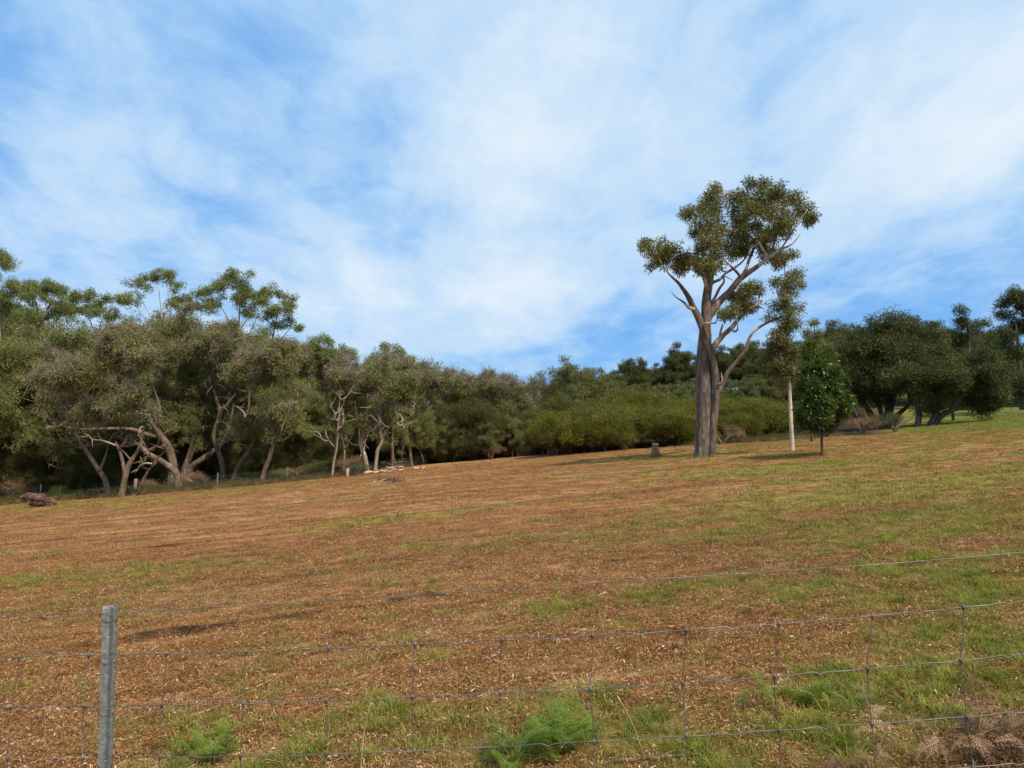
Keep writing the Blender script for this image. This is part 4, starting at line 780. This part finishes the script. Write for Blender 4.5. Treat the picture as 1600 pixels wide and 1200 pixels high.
# ------------------------------------------------------------------ log, stump, cut branches
def lump_mesh(name, L, Wd, Hh, mat, seed, nu=40, nv=22, rough=.35):
    u = np.linspace(0, 1, nu)[:, None]; a = np.linspace(0, 2 * math.pi, nv, endpoint=False)[None]
    prof = np.clip(np.sin(np.pi * np.clip(u * .92 + .05, 0, 1)) ** .45, .15, 1) * (1 - .25 * u)
    rr = prof * (1 + rough * (fbm(np.cos(a) * 2 + u * 6 + seed, np.sin(a) * 2 + seed + 0 * u, 4) - .5) * 2 + .10 * np.sin(a * 5 + u * 3))
    v = np.stack([(u - .5) * L + 0 * a + .06 * L * (fbm(a * 1.5 + 3 + 0 * u, u * 3 + seed + 0 * a, 2) - .5), np.cos(a) * rr * Wd / 2, np.sin(a) * rr * Hh / 2 + Hh * .42], -1).reshape(-1, 3)
    i = np.arange(nu - 1)[:, None] * nv; j = np.arange(nv)[None]; k = (j + 1) % nv
    q = np.stack([i + j, i + nv + j, i + nv + k, i + k], -1).reshape(-1, 4)
    mb = MB(); v = np.vstack([v, [[-L / 2 * 1.02, 0, Hh * .4], [L / 2 * 1.02, 0, Hh * .4]]]); jj = np.arange(nv); kk = (jj + 1) % nv
    t = np.vstack([np.stack([jj, kk, np.full(nv, len(v) - 2)], 1), np.stack([(nu - 1) * nv + kk, (nu - 1) * nv + jj, np.full(nv, len(v) - 1)], 1)])
    mb.add(v, q, t); return mb.mesh(name, M[mat], False)
p = gp(60, 790); root = empty('fallen_log', (p[0], p[1], p[2] - .05), 'short thick red-brown rotten log lying at the paddock edge on the left', 'log'); root.rotation_euler = (0, R(9), R(-14)); root.scale = (1.12, 1, .88)
link('log_body', lump_mesh('log_body', 2.0, .85, .85, 'red_log', 3), root)
o = link('broken_end', lump_mesh('broken_end', .42, .3, .28, 'red_log', 8, 14, 12, .5), root); o.location = (1.05, 0, .0)
p = gp(1024, 712); root = empty('tree_stump', (p[0], p[1], p[2]), 'short rough brown tree stump left of the lone gum', 'stump'); root.scale = (.78, .78, .95)
mb = MB(); tube(mb, [[0, 0, -.1], [0, 0, .1], [.01, 0, .3], [.0, 0, .5], [.02, 0, .62]], [.32, .29, .24, .21, .23], 22, False, .22, .12); link('stump_body', mb.mesh('stump_body', M['stump'], False), root)
mb = MB(); tube(mb, [[.02, 0, .60], [.02, 0, .66], [.02, 0, .68]], [.225, .21, .19], 22, True, .25); link('cut_top', mb.mesh('cut_top', M['cut_wood'], False), root)
for k in range(5):
    a = k * 1.25; mb = MB(); tube(mb, [[.2 * math.cos(a), .2 * math.sin(a), .12], [.34 * math.cos(a), .34 * math.sin(a), .03], [.46 * math.cos(a), .46 * math.sin(a), -.05]], [.07, .06, .03], 7, True, .2); link('root', mb.mesh('root', M['stump'], True), root)
# pile of cut branches
sticks = [((570,738),(598,729),.09,0,'long pale cut branch at the front left of the pile'),((596,727),(620,724),.08,.25,'crooked pale branch on top of the pile'),((615,725),(642,722),.07,.3,'thin straight branch on the right top of the pile'),((598,722),(612,727),.06,.35,'short dark stub crossing the top of the pile'),((604,731),(632,728),.08,.1,'grey branch in the middle of the pile'),((612,733),(630,730),.05,.05,'short bleached stick low in the pile'),((646,730),(662,726),.07,0,'pale stick lying alone right of the pile'),((586,734),(606,731),.05,.1,'thin stick low on the left of the pile'),((600,728),(640,727),.07,.18,'long red-brown branch inside the pile')]
for (a, b_, r0, dz, lab) in sticks:
    A = gp(a[0], a[1] + 3); B = gp(b_[0], b_[1] + 4); B[1] = A[1] + (B[1] - A[1]) * .5 ; B[0] = A[0] + (b_[0] - a[0]) / F * A[1]; B[2] = Hs(B[0], B[1])
    A[2] += r0 + dz; B[2] += r0 * .6 + dz * 1.1; n = 7; pts = A + (B - A) * np.linspace(0, 1, n)[:, None]; pts[1:-1] += rng.normal(size=(n - 2, 3)) * [.05, .08, .05]
    root = empty('cut_branch', A, lab, 'branch', 'branches cut and piled by the wood')
    mb = MB(); tube(mb, pts - A, np.linspace(r0, r0 * .55, n), 8, True, .2); link('stem', mb.mesh('stem', M['cut_wood' if 'red' not in lab and 'dark' not in lab else 'bark_pink'], False), root)
    mb = MB(); q = pts[3] - A; tube(mb, [q, q + [.15, -.1, .12], q + [.35, -.15, .2]], [r0 * .5, r0 * .4, r0 * .2], 6, True, .2); link('side_shoot', mb.mesh('side_shoot', M['cut_wood'], False), root)
p = gp(610, 754); root = empty('twig_heap', p, 'small dark heap of twigs on the brown litter', 'twigs')
mb = MB()
for k in range(70):
    a = rng.uniform(0, 6.28); q = np.array([rng.normal() * .28, rng.normal() * .2, abs(rng.normal()) * .10 + .02]); d = np.array([math.cos(a), math.sin(a), rng.uniform(0, .6)]) * rng.uniform(.15, .35)
    tube(mb, [q, q + d * .5 + rng.normal(size=3) * .03, q + d], [.014, .011, .005], 4, False)
o = link('twigs', mb.mesh('twigs', M['bark_grey']), root); o['kind'] = 'stuff'
mb = MB(); tube(mb, [[-.75, -.1, .03], [-.4, 0, .08], [-.1, .02, .2]], [.03, .03, .02], 6, True, .2); link('stick', mb.mesh('stick', M['cut_wood']), root)

# ------------------------------------------------------------------ far fence
far = empty('far_fence', gp(207, 771), 'wire fence with mixed posts along the edge of the wood', 'fence')
fb = np.array(far.location)
fp = [(-60,785,.9,'s'),(58,779,1.0,'s'),(88,780,.95,'t'),(145,772,.7,'t'),(207,770,.95,'w'),(252,767,.7,'t'),(336,762,.98,'s'),(446,751,.95,'s'),(541,745,.6,'w'),(622,733,.8,'t'),(693,719,.75,'s'),(754,715,.85,'W'),(809,712,.7,'t'),(835,710,.6,'t'),(857,708,.6,'W'),(866,708,.6,'t'),(871,708,.5,'w'),(891,706,.55,'s'),(900,705,.6,'t')]
tops = []
for px, py, h, k in fp:
    p = gp(px, py); p[1] += .3; p[2] = Hs(p[0], p[1]); r = {'w': .11, 'W': .085, 's': .04, 't': .028}[k]; mb = MB()
    tube(mb, [p - fb + [0, 0, -.2], p - fb + [0, 0, h * .5], p - fb + [.02, 0, h]], [r, r * .97, r * .93], 8 if k in 'wW' else 5, True, .08 if k in 'wW' else 0)
    o = link('post', mb.mesh('post', M[{'w': 'post_wood', 'W': 'bark_white', 's': 'steel', 't': 'bark_grey'}[k]], k in 'wW'), far)
    if k in 'wW': o['label'] = 'thick weathered wooden post' if k == 'w' else 'whitish wooden post'
    tops.append(p - fb)
tops = np.array(tops)
for f in (.12, .26, .40, .54, .68, .82):
    mb = MB(); tube(mb, np.array([q + [0, -.03, f * .95] for q in tops]), .006, 4, False); link('wire', mb.mesh('wire', M['wire']), far)

# ------------------------------------------------------------------ near fence: star picket and hinge-joint wire
MF = -.055; Y0F = 2.30
def fy(px): return Y0F / (1 - MF * (px - 800) / F)
def fpt(px, py): return at(px, py, fy(px))
PB = fpt(172, 1000); PB[2] = Hs(PB[0], PB[1]); nf = empty('wire_fence', PB, 'near galvanised wire stock fence crossing the bottom of the picture', 'fence'); NB = np.array(PB)
rows = [
 [(-300,970),(0,962),(163,958),(400,946),(600,933),(800,919),(1000,906.5),(1200,894),(1400,880),(1600,863),(1900,836)],
 [(-300,1037),(0,1027),(165,1023),(400,1018),(510,1013),(645,1007),(785,1000),(925,993),(1070,985),(1215,975),(1360,963),(1505,949),(1600,939),(1900,908)],
 [(-300,1110),(0,1105),(165,1103),(400,1099),(510,1095),(645,1089),(785,1082),(922,1077),(1066,1067),(1210,1057),(1355,1045),(1501,1032),(1600,1022),(1900,990)],
 [(-300,1186),(0,1185),(165,1184),(400,1181),(510,1178),(645,1173),(785,1166),(928,1159),(1072,1150),(1217,1141),(1362,1131),(1510,1120),(1600,1112),(1900,1080)]]
def off(row, d): return [(a, b + d) for a, b in row]
rows += [off(rows[3], 80), off(rows[3], 160), off(rows[3], 236), off(rows[3], 306)]
sx = [(-215,-235,-240,-240),(-92,-106,-110,-110),(30,17,12,10),(139,132,129,128),(260,253,250,248),(384,380,376,376),(513,510,510,510),(648,644,647,650),(784,781,785,788),(925,922,928,930),(1072,1066,1072,1076),(1217,1210,1217,1222),(1363,1355,1362,1368),(1505,1501,1510,1520),(1652,1648,1656,1664),(1800,1796,1806,1812)]
def rowy(r, px): a = rows[r]; return float(np.interp(px, [q[0] for q in a], [q[1] for q in a]))
WR = .0016
for r, row in enumerate(rows):
    xs = np.arange(-300, 1900, 12.); ys = np.array([rowy(r, x) for x in xs]); k = np.ones(5) / 5; ys = np.convolve(np.pad(ys, 2, 'edge'), k, 'valid')
    if r:
        j = rng.normal(0, .45, len(xs)); ys = ys + j
        X_ = []; Y_ = []
        st = [s[min(r - 1, 3)] for s in sx]
        for a, b_ in zip(st[:-1], st[1:]):      # tension crimps between the stays
            for f, o_ in ((0, 0), (.25, .3), (.42, -1.2), (.5, 2.6), (.58, .6), (.8, -.2)):
                x = a + (b_ - a) * f; X_.append(x); Y_.append(float(np.interp(x, xs, ys)) + o_ * (1 if rng.random() < .8 else .2) + rng.normal(0, .3))
        xs, ys = X_, Y_
    pts = np.array([fpt(x, y) for x, y in zip(xs, ys)]) - NB; pts = pts if not r else catmull(pts, 3)
    mb = MB(); tube(mb, pts, WR * (1.05 if r else .95), 6, False); o = link('line_wire', mb.mesh('line_wire', M['wire'], True), nf)
    if r == 0: o['label'] = 'plain single top wire'
knots = MB()
for s in sx:
    P_ = []
    for r in range(1, 8):
        x = s[min(r - 1, 3)] + (0 if r < 5 else (r - 4) * 3); y = rowy(r, x); P_.append(fpt(x, y) - NB)
        a = P_[-1]
        for w in (-.004, 0, .004):
            t_ = np.linspace(0, 2 * math.pi, 8); ring = np.stack([np.full(8, w), np.cos(t_) * .0042, np.sin(t_) * .0042], 1) + a; tube(knots, ring, .0016, 4, False)
        tube(knots, [a + [-.001, 0, -.011], a + [.002, -.002, 0], a + [0, 0, .011]], [.0024, .0034, .0024], 5, True)
    P_ = np.array(P_); mid_ = (P_[:-1] + P_[1:]) / 2 + rng.normal(size=(6, 3)) * [.003, .001, 0]; Q = np.empty((13, 3)); Q[::2] = P_; Q[1::2] = mid_
    mb = MB(); tube(mb, catmull(Q, 3), WR * .95, 6, False); link('stay_wire', mb.mesh('stay_wire', M['wire'], True), nf)
o = link('wire_knots', knots.mesh('wire_knots', M['wire'], True), nf); o['kind'] = 'stuff'
# star picket (three flanges)
top = fpt(173.5, 947); bot = fpt(165, 1216); ax_ = (top - bot) / np.linalg.norm(top - bot); bot = top - ax_ * 1.75
u = np.array([-top[0], -top[1], 0]); u /= np.linalg.norm(u); u = np.array([u[0] * math.cos(R(18)) - u[1] * math.sin(R(18)), u[0] * math.sin(R(18)) + u[1] * math.cos(R(18)), 0])
def rotz(v, d): return np.array([v[0] * math.cos(R(d)) - v[1] * math.sin(R(d)), v[0] * math.sin(R(d)) + v[1] * math.cos(R(d)), 0])
prof = []
for ang, ln in ((0, .034), (118, .027), (242, .025)):
    d = rotz(u, ang); s = rotz(d, 90); prof.append((rotz(d, -60) * .0045)); prof += [d * ln * .9 - s * .0016, d * ln - s * .0009, d * ln + s * .0009, d * ln * .9 + s * .0016]
prof = np.array(prof); k = len(prof); hs = np.linspace(0, 1.75, 12); v = np.concatenate([prof + bot + ax_ * h for h in hs]) - NB
i = np.arange(len(hs) - 1)[:, None] * k; j = np.arange(k)[None]; q = np.stack([i + j, i + (j + 1) % k, i + k + (j + 1) % k, i + k + j], -1).reshape(-1, 4)
mb = MB(); v = np.vstack([v, top - NB + ax_ * .002]); jj = np.arange(k); mb.add(v, q, np.stack([(len(hs) - 1) * k + jj, (len(hs) - 1) * k + (jj + 1) % k, np.full(k, len(v) - 1)], 1))
post = link('steel_post', mb.mesh('steel_post', M['steel']), nf); post['label'] = 'galvanised star picket post'
for r in range(0, 4):
    c0 = fpt(172.5 - (r * 2.2), rowy(r, 172) + .5) - NB; c0 = c0 + np.array([0, .0, 0]); t_ = np.linspace(0, 2 * math.pi, 14); off_ = rotz(u, 0) * .0
    ring = np.stack([np.cos(t_) * .0245, np.sin(t_) * .0235, np.sin(t_ * 2) * .0015], 1) + c0 + off_
    mb = MB(); tube(mb, ring, .0015, 5, False); link('tie_wire', mb.mesh('tie_wire', M['wire'], True), nf)

# ------------------------------------------------------------------ litter and grass
def flake_patch(n, rad, lmin, lmax, wf, strands=0):
    mb = MB(); a = rng.uniform(0, 6.28, n); r = rad * np.sqrt(rng.random(n)); c = np.stack([np.cos(a) * r, np.sin(a) * r, np.abs(rng.normal(0, .010, n)) + .002], 1)
    an = rng.uniform(0, 6.28, n); el = rng.normal(0, .32, n); ln = rng.uniform(lmin, lmax, n) * rng.uniform(.5, 1.2, n); wd = ln * wf * rng.uniform(.5, 1.5, n)
    d = np.stack([np.cos(an) * np.cos(el), np.sin(an) * np.cos(el), np.sin(el)], 1); s = np.stack([-np.sin(an), np.cos(an), rng.normal(0, .5, n)], 1); nn = np.cross(d, s)
    L = ln[:, None]; Wd = wd[:, None]; bend = (rng.normal(0, .22, n) * ln)[:, None] * nn
    v = np.stack([c - d * L / 2, c - s * Wd / 2 + bend, c + d * L / 2, c + s * Wd / 2 + bend], 1).reshape(-1, 3); k = np.arange(n)[:, None] * 4
    tone = np.clip(rng.beta(1.9, 3.1, n), 0, 1)
    if strands:
        for q in range(strands):
            a0 = rng.uniform(0, 6.28); p0 = np.array([*(rng.normal(size=2) * rad * .6), rng.uniform(.003, .02)]); dd = np.array([math.cos(a0), math.sin(a0), rng.normal(0, .12)]) * rng.uniform(2, 4.2) * lmax * .55; sw = np.array([-dd[1], dd[0], 0]) / np.linalg.norm(dd) * lmax * .03
            m_ = p0 + dd * .5 + rng.normal(size=3) * [.008, .008, .006]; tn = rng.uniform(.28, .82); mb.add([p0 - sw, p0 + sw, m_ + sw, m_ - sw, p0 + dd], q=[[0, 1, 2, 3]], t=[[3, 2, 4]], c=tn); tone[rng.random(n) < .004] = 1.
    mb.add(v, t=np.vstack([k + [0, 1, 3], k + [1, 2, 3]]), c=np.repeat(tone, 4)); return mb
scatter_group('litter', [source('litter_%d' % i, flake_patch(330, .20, .012, .040, .11, 34).mesh('litter', M['litter'], False, 'tone')) for i in range(5)])
scatter_group('litter_far', [source('litter_far_%d' % i, flake_patch(200, .45, .025, .07, .15, 14).mesh('litter', M['litter'], False, 'tone')) for i in range(4)])
def field_pts(n, y0, y1, pw=1., margin=.86):
    """random points over the part of the paddock in view, uniform in area"""
    y = np.sqrt(rng.uniform(y0 ** 2, y1 ** 2, n)) if pw == 1 else (rng.uniform(y0 ** pw, y1 ** pw, n)) ** (1 / pw)
    x = rng.uniform(-margin, margin, n) * (y + .8); return x, y
def slope_rot(x, y, n):
    e = .15; dzx = (H(x + e, y) - H(x - e, y)) / (2 * e); dzy = (H(x, y + e) - H(x, y - e)) / (2 * e); return np.stack([np.arctan(dzy), -np.arctan(dzx), 0 * x], 1)
def scat_field(name, key, nvar, x, y, scl, label, cat, tilt=0.05, rz=True):
    z = H(x, y); n = len(x); r = np.zeros((n, 3)); r[:, 0] = rng.normal(0, tilt, n); r[:, 1] = rng.normal(0, tilt, n) - .08; r[:, 2] = rng.uniform(0, 6.28, n)
    if tilt < .1:   # lie along the slope: rotate about z first, then slope (approximate for small slopes)
        a = r[:, 2]; r[:, 0] = .08 * np.sin(a) * 1.0 + rng.normal(0, tilt, n); r[:, 1] = -.08 * np.cos(a) + rng.normal(0, tilt, n)
    me = point_mesh(name, np.stack([x, y, z], 1), r, scl, nvar); o = scatter(name, me, key); tag(o, label, cat); return o
x, y = field_pts(12500, 2.5, 15, 1.6); g_ = green(x, y); k = (rng.random(len(x)) < np.interp(y, [5, 15], [1, .25])) &  (rng.random(len(x)) > g_ * .6) & (rng.random(len(x)) > soil_shade(x, y) * 1.2); x, y = x[k], y[k]
scat_field('leaf_litter', 'litter', 5, x, y, rng.uniform(.8, 1.25, len(x)), 'loose brown mulch and leaf litter in the foreground', 'leaf litter', .04)
x, y = field_pts(17000, 9, 51, 1.5); g_ = green(x, y); k = (y < edgeY(x) - .2) & (rng.random(len(x)) > g_ * .7) & (rng.random(len(x)) > soil_shade(x, y)) & (rng.random(len(x)) < np.interp(y, [18, 52], [1, .75])); x, y = x[k], y[k]
scat_field('distant_litter', 'litter_far', 4, x, y, rng.uniform(.7, 1.3, len(x)) * np.interp(y, [9, 20, 50], [.7, .9, 1.1]), 'brown litter spread over the far half of the paddock', 'leaf litter', .03)
def tuft(n, h, w, spread, rad):
    mb = MB(); 
    for k in range(n):
        a = rng.uniform(0, 6.28); r = rad * math.sqrt(rng.random()); p = np.array([math.cos(a) * r, math.sin(a) * r, -.004]); L = h * rng.uniform(.5, 1.2); lean = spread * rng.uniform(.2, 1.2); a2 = a + rng.normal() * .7
        d = np.array([math.cos(a2), math.sin(a2), 0]); s = np.array([-d[1], d[0], 0]) * w / 2
        m1 = p + d * lean * L * .35 + [0, 0, L * .6]; e = p + d * lean * L * (1.0) + [0, 0, L * .85]
        mb.add([p - s, p + s, m1 + s * .8, m1 - s * .8, e], q=[[0, 1, 2, 3]], t=[[3, 2, 4]])
    return mb
scatter_group('grass', [source('tuft_%d' % i, tuft(26, .055, .0035, .9, .06).mesh('tuft', M['grass'])) for i in range(4)])
scatter_group('bright', [source('btuft_%d' % i, tuft(30, .085, .0045, 1.5, .04).mesh('tuft', M['grass_bright'])) for i in range(4)])
scatter_group('grass_far', [source('ftuft_%d' % i, tuft(34, .09, .012, 1.0, .22).mesh('tuft', M['grass'])) for i in range(4)])
x, y = field_pts(26000, 2.5, 12, 1.7); g_ = green(x, y) + rng.normal(0, .10, len(x)); k = (g_ > .12) & (rng.random(len(x)) < 1.1 * (vn(x * 3 + 9, y * 3) + .3)); x, y = x[k], y[k]
scat_field('grass', 'grass', 4, x, y, rng.uniform(.5, 1.2, len(x)), 'short olive grass growing through the litter', 'grass', .15)
x, y = field_pts(20000, 2.5, 9, 1.5); u_, v_ = streak(x, y); g_ = green(x, y) + 1.1 * (fbm(x * 1.6 + 60, y * 1.6, 3) - .5) + .25 * sst(5, 3.4, y); k = (g_ > .48) & (rng.random(len(x)) < .6) & (vn(x * 7 + 3, y * 7) > .5); x, y = x[k], y[k]
scat_field('fresh_grass', 'bright', 4, x, y, rng.uniform(.5, 1.15, len(x)), 'bright green grass tufts near the fence', 'grass', .2)
x, y = field_pts(34000, 10, 66, 1.7); g_ = green(x, y) + rng.normal(0, .1, len(x)) + .6 * (y > edgeY(x)); k = (g_ > .30) & ((y < edgeY(x) + .3) | (x / y > .57)); x, y = x[k], y[k]
scat_field('distant_grass', 'grass_far', 4, x, y, rng.uniform(.5, 1.1, len(x)), 'thin green grass patches farther up the paddock', 'grass', .15)

n = 5200; x = rng.uniform(-48, 22, n); y = edgeY(x) + .5 + np.abs(rng.normal(0, 5.5, n)); z = H(x, y); sc_ = rng.uniform(.35, 1.1, n)
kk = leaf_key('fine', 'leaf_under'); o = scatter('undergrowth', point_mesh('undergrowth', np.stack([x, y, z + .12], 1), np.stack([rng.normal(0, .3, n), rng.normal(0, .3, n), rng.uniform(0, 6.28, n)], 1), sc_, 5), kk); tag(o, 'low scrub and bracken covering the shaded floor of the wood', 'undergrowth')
n = 1500; x = rng.uniform(-46, 22, n); y = edgeY(x) + .3 + np.abs(rng.normal(0, 1.6, n)); z = H(x, y)
kk = leaf_key('fine', 'fern_dry'); o = scatter('dry_undergrowth', point_mesh('dry_undergrowth', np.stack([x, y, z + .08], 1), np.stack([rng.normal(0, .3, n), rng.normal(0, .3, n), rng.uniform(0, 6.28, n)], 1), rng.uniform(.3, .8, n), 5), kk); tag(o, 'dry brown brush along the foot of the far fence', 'undergrowth')
# ------------------------------------------------------------------ ferns, stalks
def frond_mesh(L, matn, nn=11, dead=False):
    """bracken frond: rachis, paired pinnae that shorten to the tip, each with its own row of leaflets"""
    mb = MB(); t = np.linspace(0, 1, 26); bend = 1.1 if not dead else 1.9
    z = L * np.sin(t * bend * 1.25) * .62; xx = L * (t * .35 + (1 - np.cos(t * bend)) * .62)
    P = np.stack([xx, L * .06 * np.sin(t * 3 + L * 9), z], 1); tube(mb, P, np.linspace(.0028, .0008, len(P)), 4, False)
    for i in range(nn * 2):
        f = (i // 2 + (.3 if i % 2 else 0)) / nn; sd_ = 1 if i % 2 else -1; k = .26 + f * .72; a = k * 25; ia = int(min(24, a)); p0 = P[ia] + (P[ia + 1] - P[ia]) * (a - ia); T = P[ia + 1] - P[ia]; T /= np.linalg.norm(T)
        pl = L * .40 * (1 - f) ** .8 * rng.uniform(.85, 1.1) + .006; dr = np.array([0, sd_, 0.]) + T * rng.uniform(.35, .6) + [0, 0, rng.normal(0, .12)]
        if dead: dr += rng.normal(size=3) * .5 + [0, 0, -.5]
        dr /= np.linalg.norm(dr); side = np.cross(dr, [0, 0, 1.]); side /= np.linalg.norm(side); m_ = 9; tw = rng.normal(0, .2 if not dead else .9)
        side = side * math.cos(tw) + np.array([0, 0, 1.]) * math.sin(tw)
        pp = lambda g: p0 + dr * pl * g + np.array([0, 0, -.22 * pl * g * g])
        mb.add([pp(0) + side * .0006, pp(.5) + side * .0006, pp(1), pp(.5) - side * .0006, pp(0) - side * .0006], q=[[0, 1, 3, 4]], t=[[1, 2, 3]])
        for j in range(m_):
            g = (j + .6) / m_; c = pp(g); ll = pl * .21 * (1 - g) ** .75 + .002; w = dr * pl / m_ * .34
            for s2 in (-1, 1):
                e = c + side * s2 * ll + dr * ll * .35 + [0, 0, rng.normal(0, .15) * ll]; m2 = (c + e) / 2 + w * .9; mb.add([c - w, m2 - w * 1.7, e, m2], t=[[0, 1, 2], [0, 2, 3]])
    return mb.mesh('frond', M[matn])
def fern(px, py, label, n, L, matn='fern', name='fern_clump', spread=(.5, 1.)):
    p = gp(px, py); root = empty(name, p, label, 'fern'); ms = [frond_mesh(L * s, matn, dead=matn == 'fern_dry') for s in (.7, .85, 1., 1.15)]
    for k in range(n):
        o = link('frond', ms[k % 4], root); o.rotation_euler = (rng.normal() * .2, rng.uniform(-.35, .25), k * 2.4 + rng.uniform(-.3, .3)); q = rng.normal(size=2) * L * .34; o.location = (q[0], q[1], -.01)
        s = rng.uniform(*spread); o.scale = (s, s, s)
fern(312, 1190, 'low dark green fern clump right of the steel post at the bottom edge', 13, .28)
fern(850, 1178, 'large bright green fern clump at the bottom centre', 24, .40)
fern(800, 1195, 'smaller fern hugging the left side of the large bottom clump', 10, .30)
fern(1160, 1120, 'single upright fern frond right of centre behind the wire', 2, .42, spread=(.8, 1.))
fern(1300, 1100, 'dark green leafy clump behind the wire on the right', 9, .26)
fern(1560, 1190, 'grey-brown dead bracken clump in the bottom right corner', 20, .42, 'fern_dry', 'dead_bracken')
fern(1480, 1215, 'curled brown dead bracken at the bottom edge on the right', 12, .34, 'fern_dry', 'dead_bracken')
fern(1330, 1215, 'rust coloured flattened bracken at the bottom edge right of centre', 10, .26, 'fern_dry', 'dead_bracken')
def stalk(label, pix, r, Yc=None, fork=None, mat='stalk'):
    """upright dry stem standing in front of or behind the fence at a real depth"""
    b0 = gp(pix[0][0], pix[0][1]); P = [b0 + [0, 0, -.02]] + [at(a, c, b0[1] - .02 * i) for i, (a, c) in enumerate(pix[1:], 1)]; P = catmull(np.array(P), 5); root = empty('dry_stalk', b0, label, 'plant stem', 'dry stems by the near fence')
    mb = MB(); tube(mb, P - b0, np.linspace(r, r * .5, len(P)), 6, True, .1); link('stem', mb.mesh('stem', M[mat], True), root)
    if fork:
        Q = [P[-4]] + [at(a, c, b0[1]) for a, c in fork]; mb = MB(); tube(mb, catmull(np.array(Q), 4) - b0, np.linspace(r * .55, r * .3, len(catmull(np.array(Q), 4))), 5, True); link('side_shoot', mb.mesh('side_shoot', M[mat], True), root)
stalk('tall orange-brown dry stem with a forked tip left of centre', [(563,1205),(568,1150),(578,1100),(584,1060),(590,1035),(597,1022)], .0045, fork=[(584,1030),(577,1018)])
stalk('thick pale dry cane leaning left below the centre right', [(1009,1190),(1000,1165),(985,1125),(965,1088)], .006)
stalk('green thin stem of the single upright fern', [(1142,1165),(1142,1140),(1140,1110),(1133,1080)], .003, mat='fern')
stalk('short reddish stalk near the bottom right', [(1368,1185),(1378,1155),(1388,1130),(1391,1112)], .005)
stalk('dark thin stalk right of the short reddish stalk', [(1432,1200),(1420,1165),(1412,1130),(1408,1115)], .0035)
stalk('pale grey stem rising beside a fence stay at bottom centre', [(628,1205),(634,1190),(638,1172),(638,1160)], .0035)
stalk('straw-coloured bent grass stem in front of the wire right of centre', [(1036,1168),(1052,1140),(1066,1122),(1078,1106),(1072,1106),(1062,1122)], .004)
def lying(label, a, b_, r, mat='stalk'):
    A = gp(*a); B = gp(*b_); n = 8; P = A + (B - A) * np.linspace(0, 1, n)[:, None]; P[:, 2] = [Hs(q[0], q[1]) + r + .012 for q in P]; P[1:-1] += rng.normal(size=(n - 2, 3)) * [.008, .008, .003]
    root = empty('fallen_stick', A, label, 'stick', 'sticks lying in the litter'); mb = MB(); tube(mb, P - A, np.linspace(r, r * .5, n), 6, True, .15); link('stem', mb.mesh('stem', M[mat], True), root)
    mb = MB(); q = P[n // 2] - A; d = (B - A) * .25; tube(mb, [q, q + d * .5 + [.01, .02, .008], q + d + [.02, .06, .01]], [r * .6, r * .45, r * .25], 5, True); link('side_shoot', mb.mesh('side_shoot', M[mat], True), root)
lying('long orange stick lying between the second and fourth fence stays', (290,1128), (400,1080), .007)
lying('pale straw stick near the post', (200,1022), (218,1008), .006)
lying('brown stick right of the long orange stick', (400,1075), (450,1050), .006)
lying('thin pale stick on the litter at centre right of the wire', (925,1062), (966,1052), .007)
lying('long pink-brown stick along the bottom edge right of centre', (950,1196), (1092,1184), .010, 'bark_pink')
lying('straw stick pair left of the middle stay', (530,1075), (580,1055), .005)
lying('thin orange stick near the lower left of centre', (412,1112), (458,1098), .005)
lying('orange twig right of the centre stays', (745,1092), (772,1080), .004)
lying('grey twig at the lower left of centre', (515,1198), (560,1175), .006, 'twig')
lying('brown crooked stick low beside the fern', (440,1175), (475,1150), .006)
lying('pale chip of wood high in the paddock above the centre', (935,932), (948,927), .010, 'cut_wood')
lying('thin grey stick across the litter at right bottom', (1180,1140), (1215,1130), .004, 'twig')
for r_ in [o for o in bpy.data.objects if o.get('used')]: del r_['used']
print('objects', len(bpy.data.objects), 'tris', sum(len(m.polygons) for m in bpy.data.meshes))
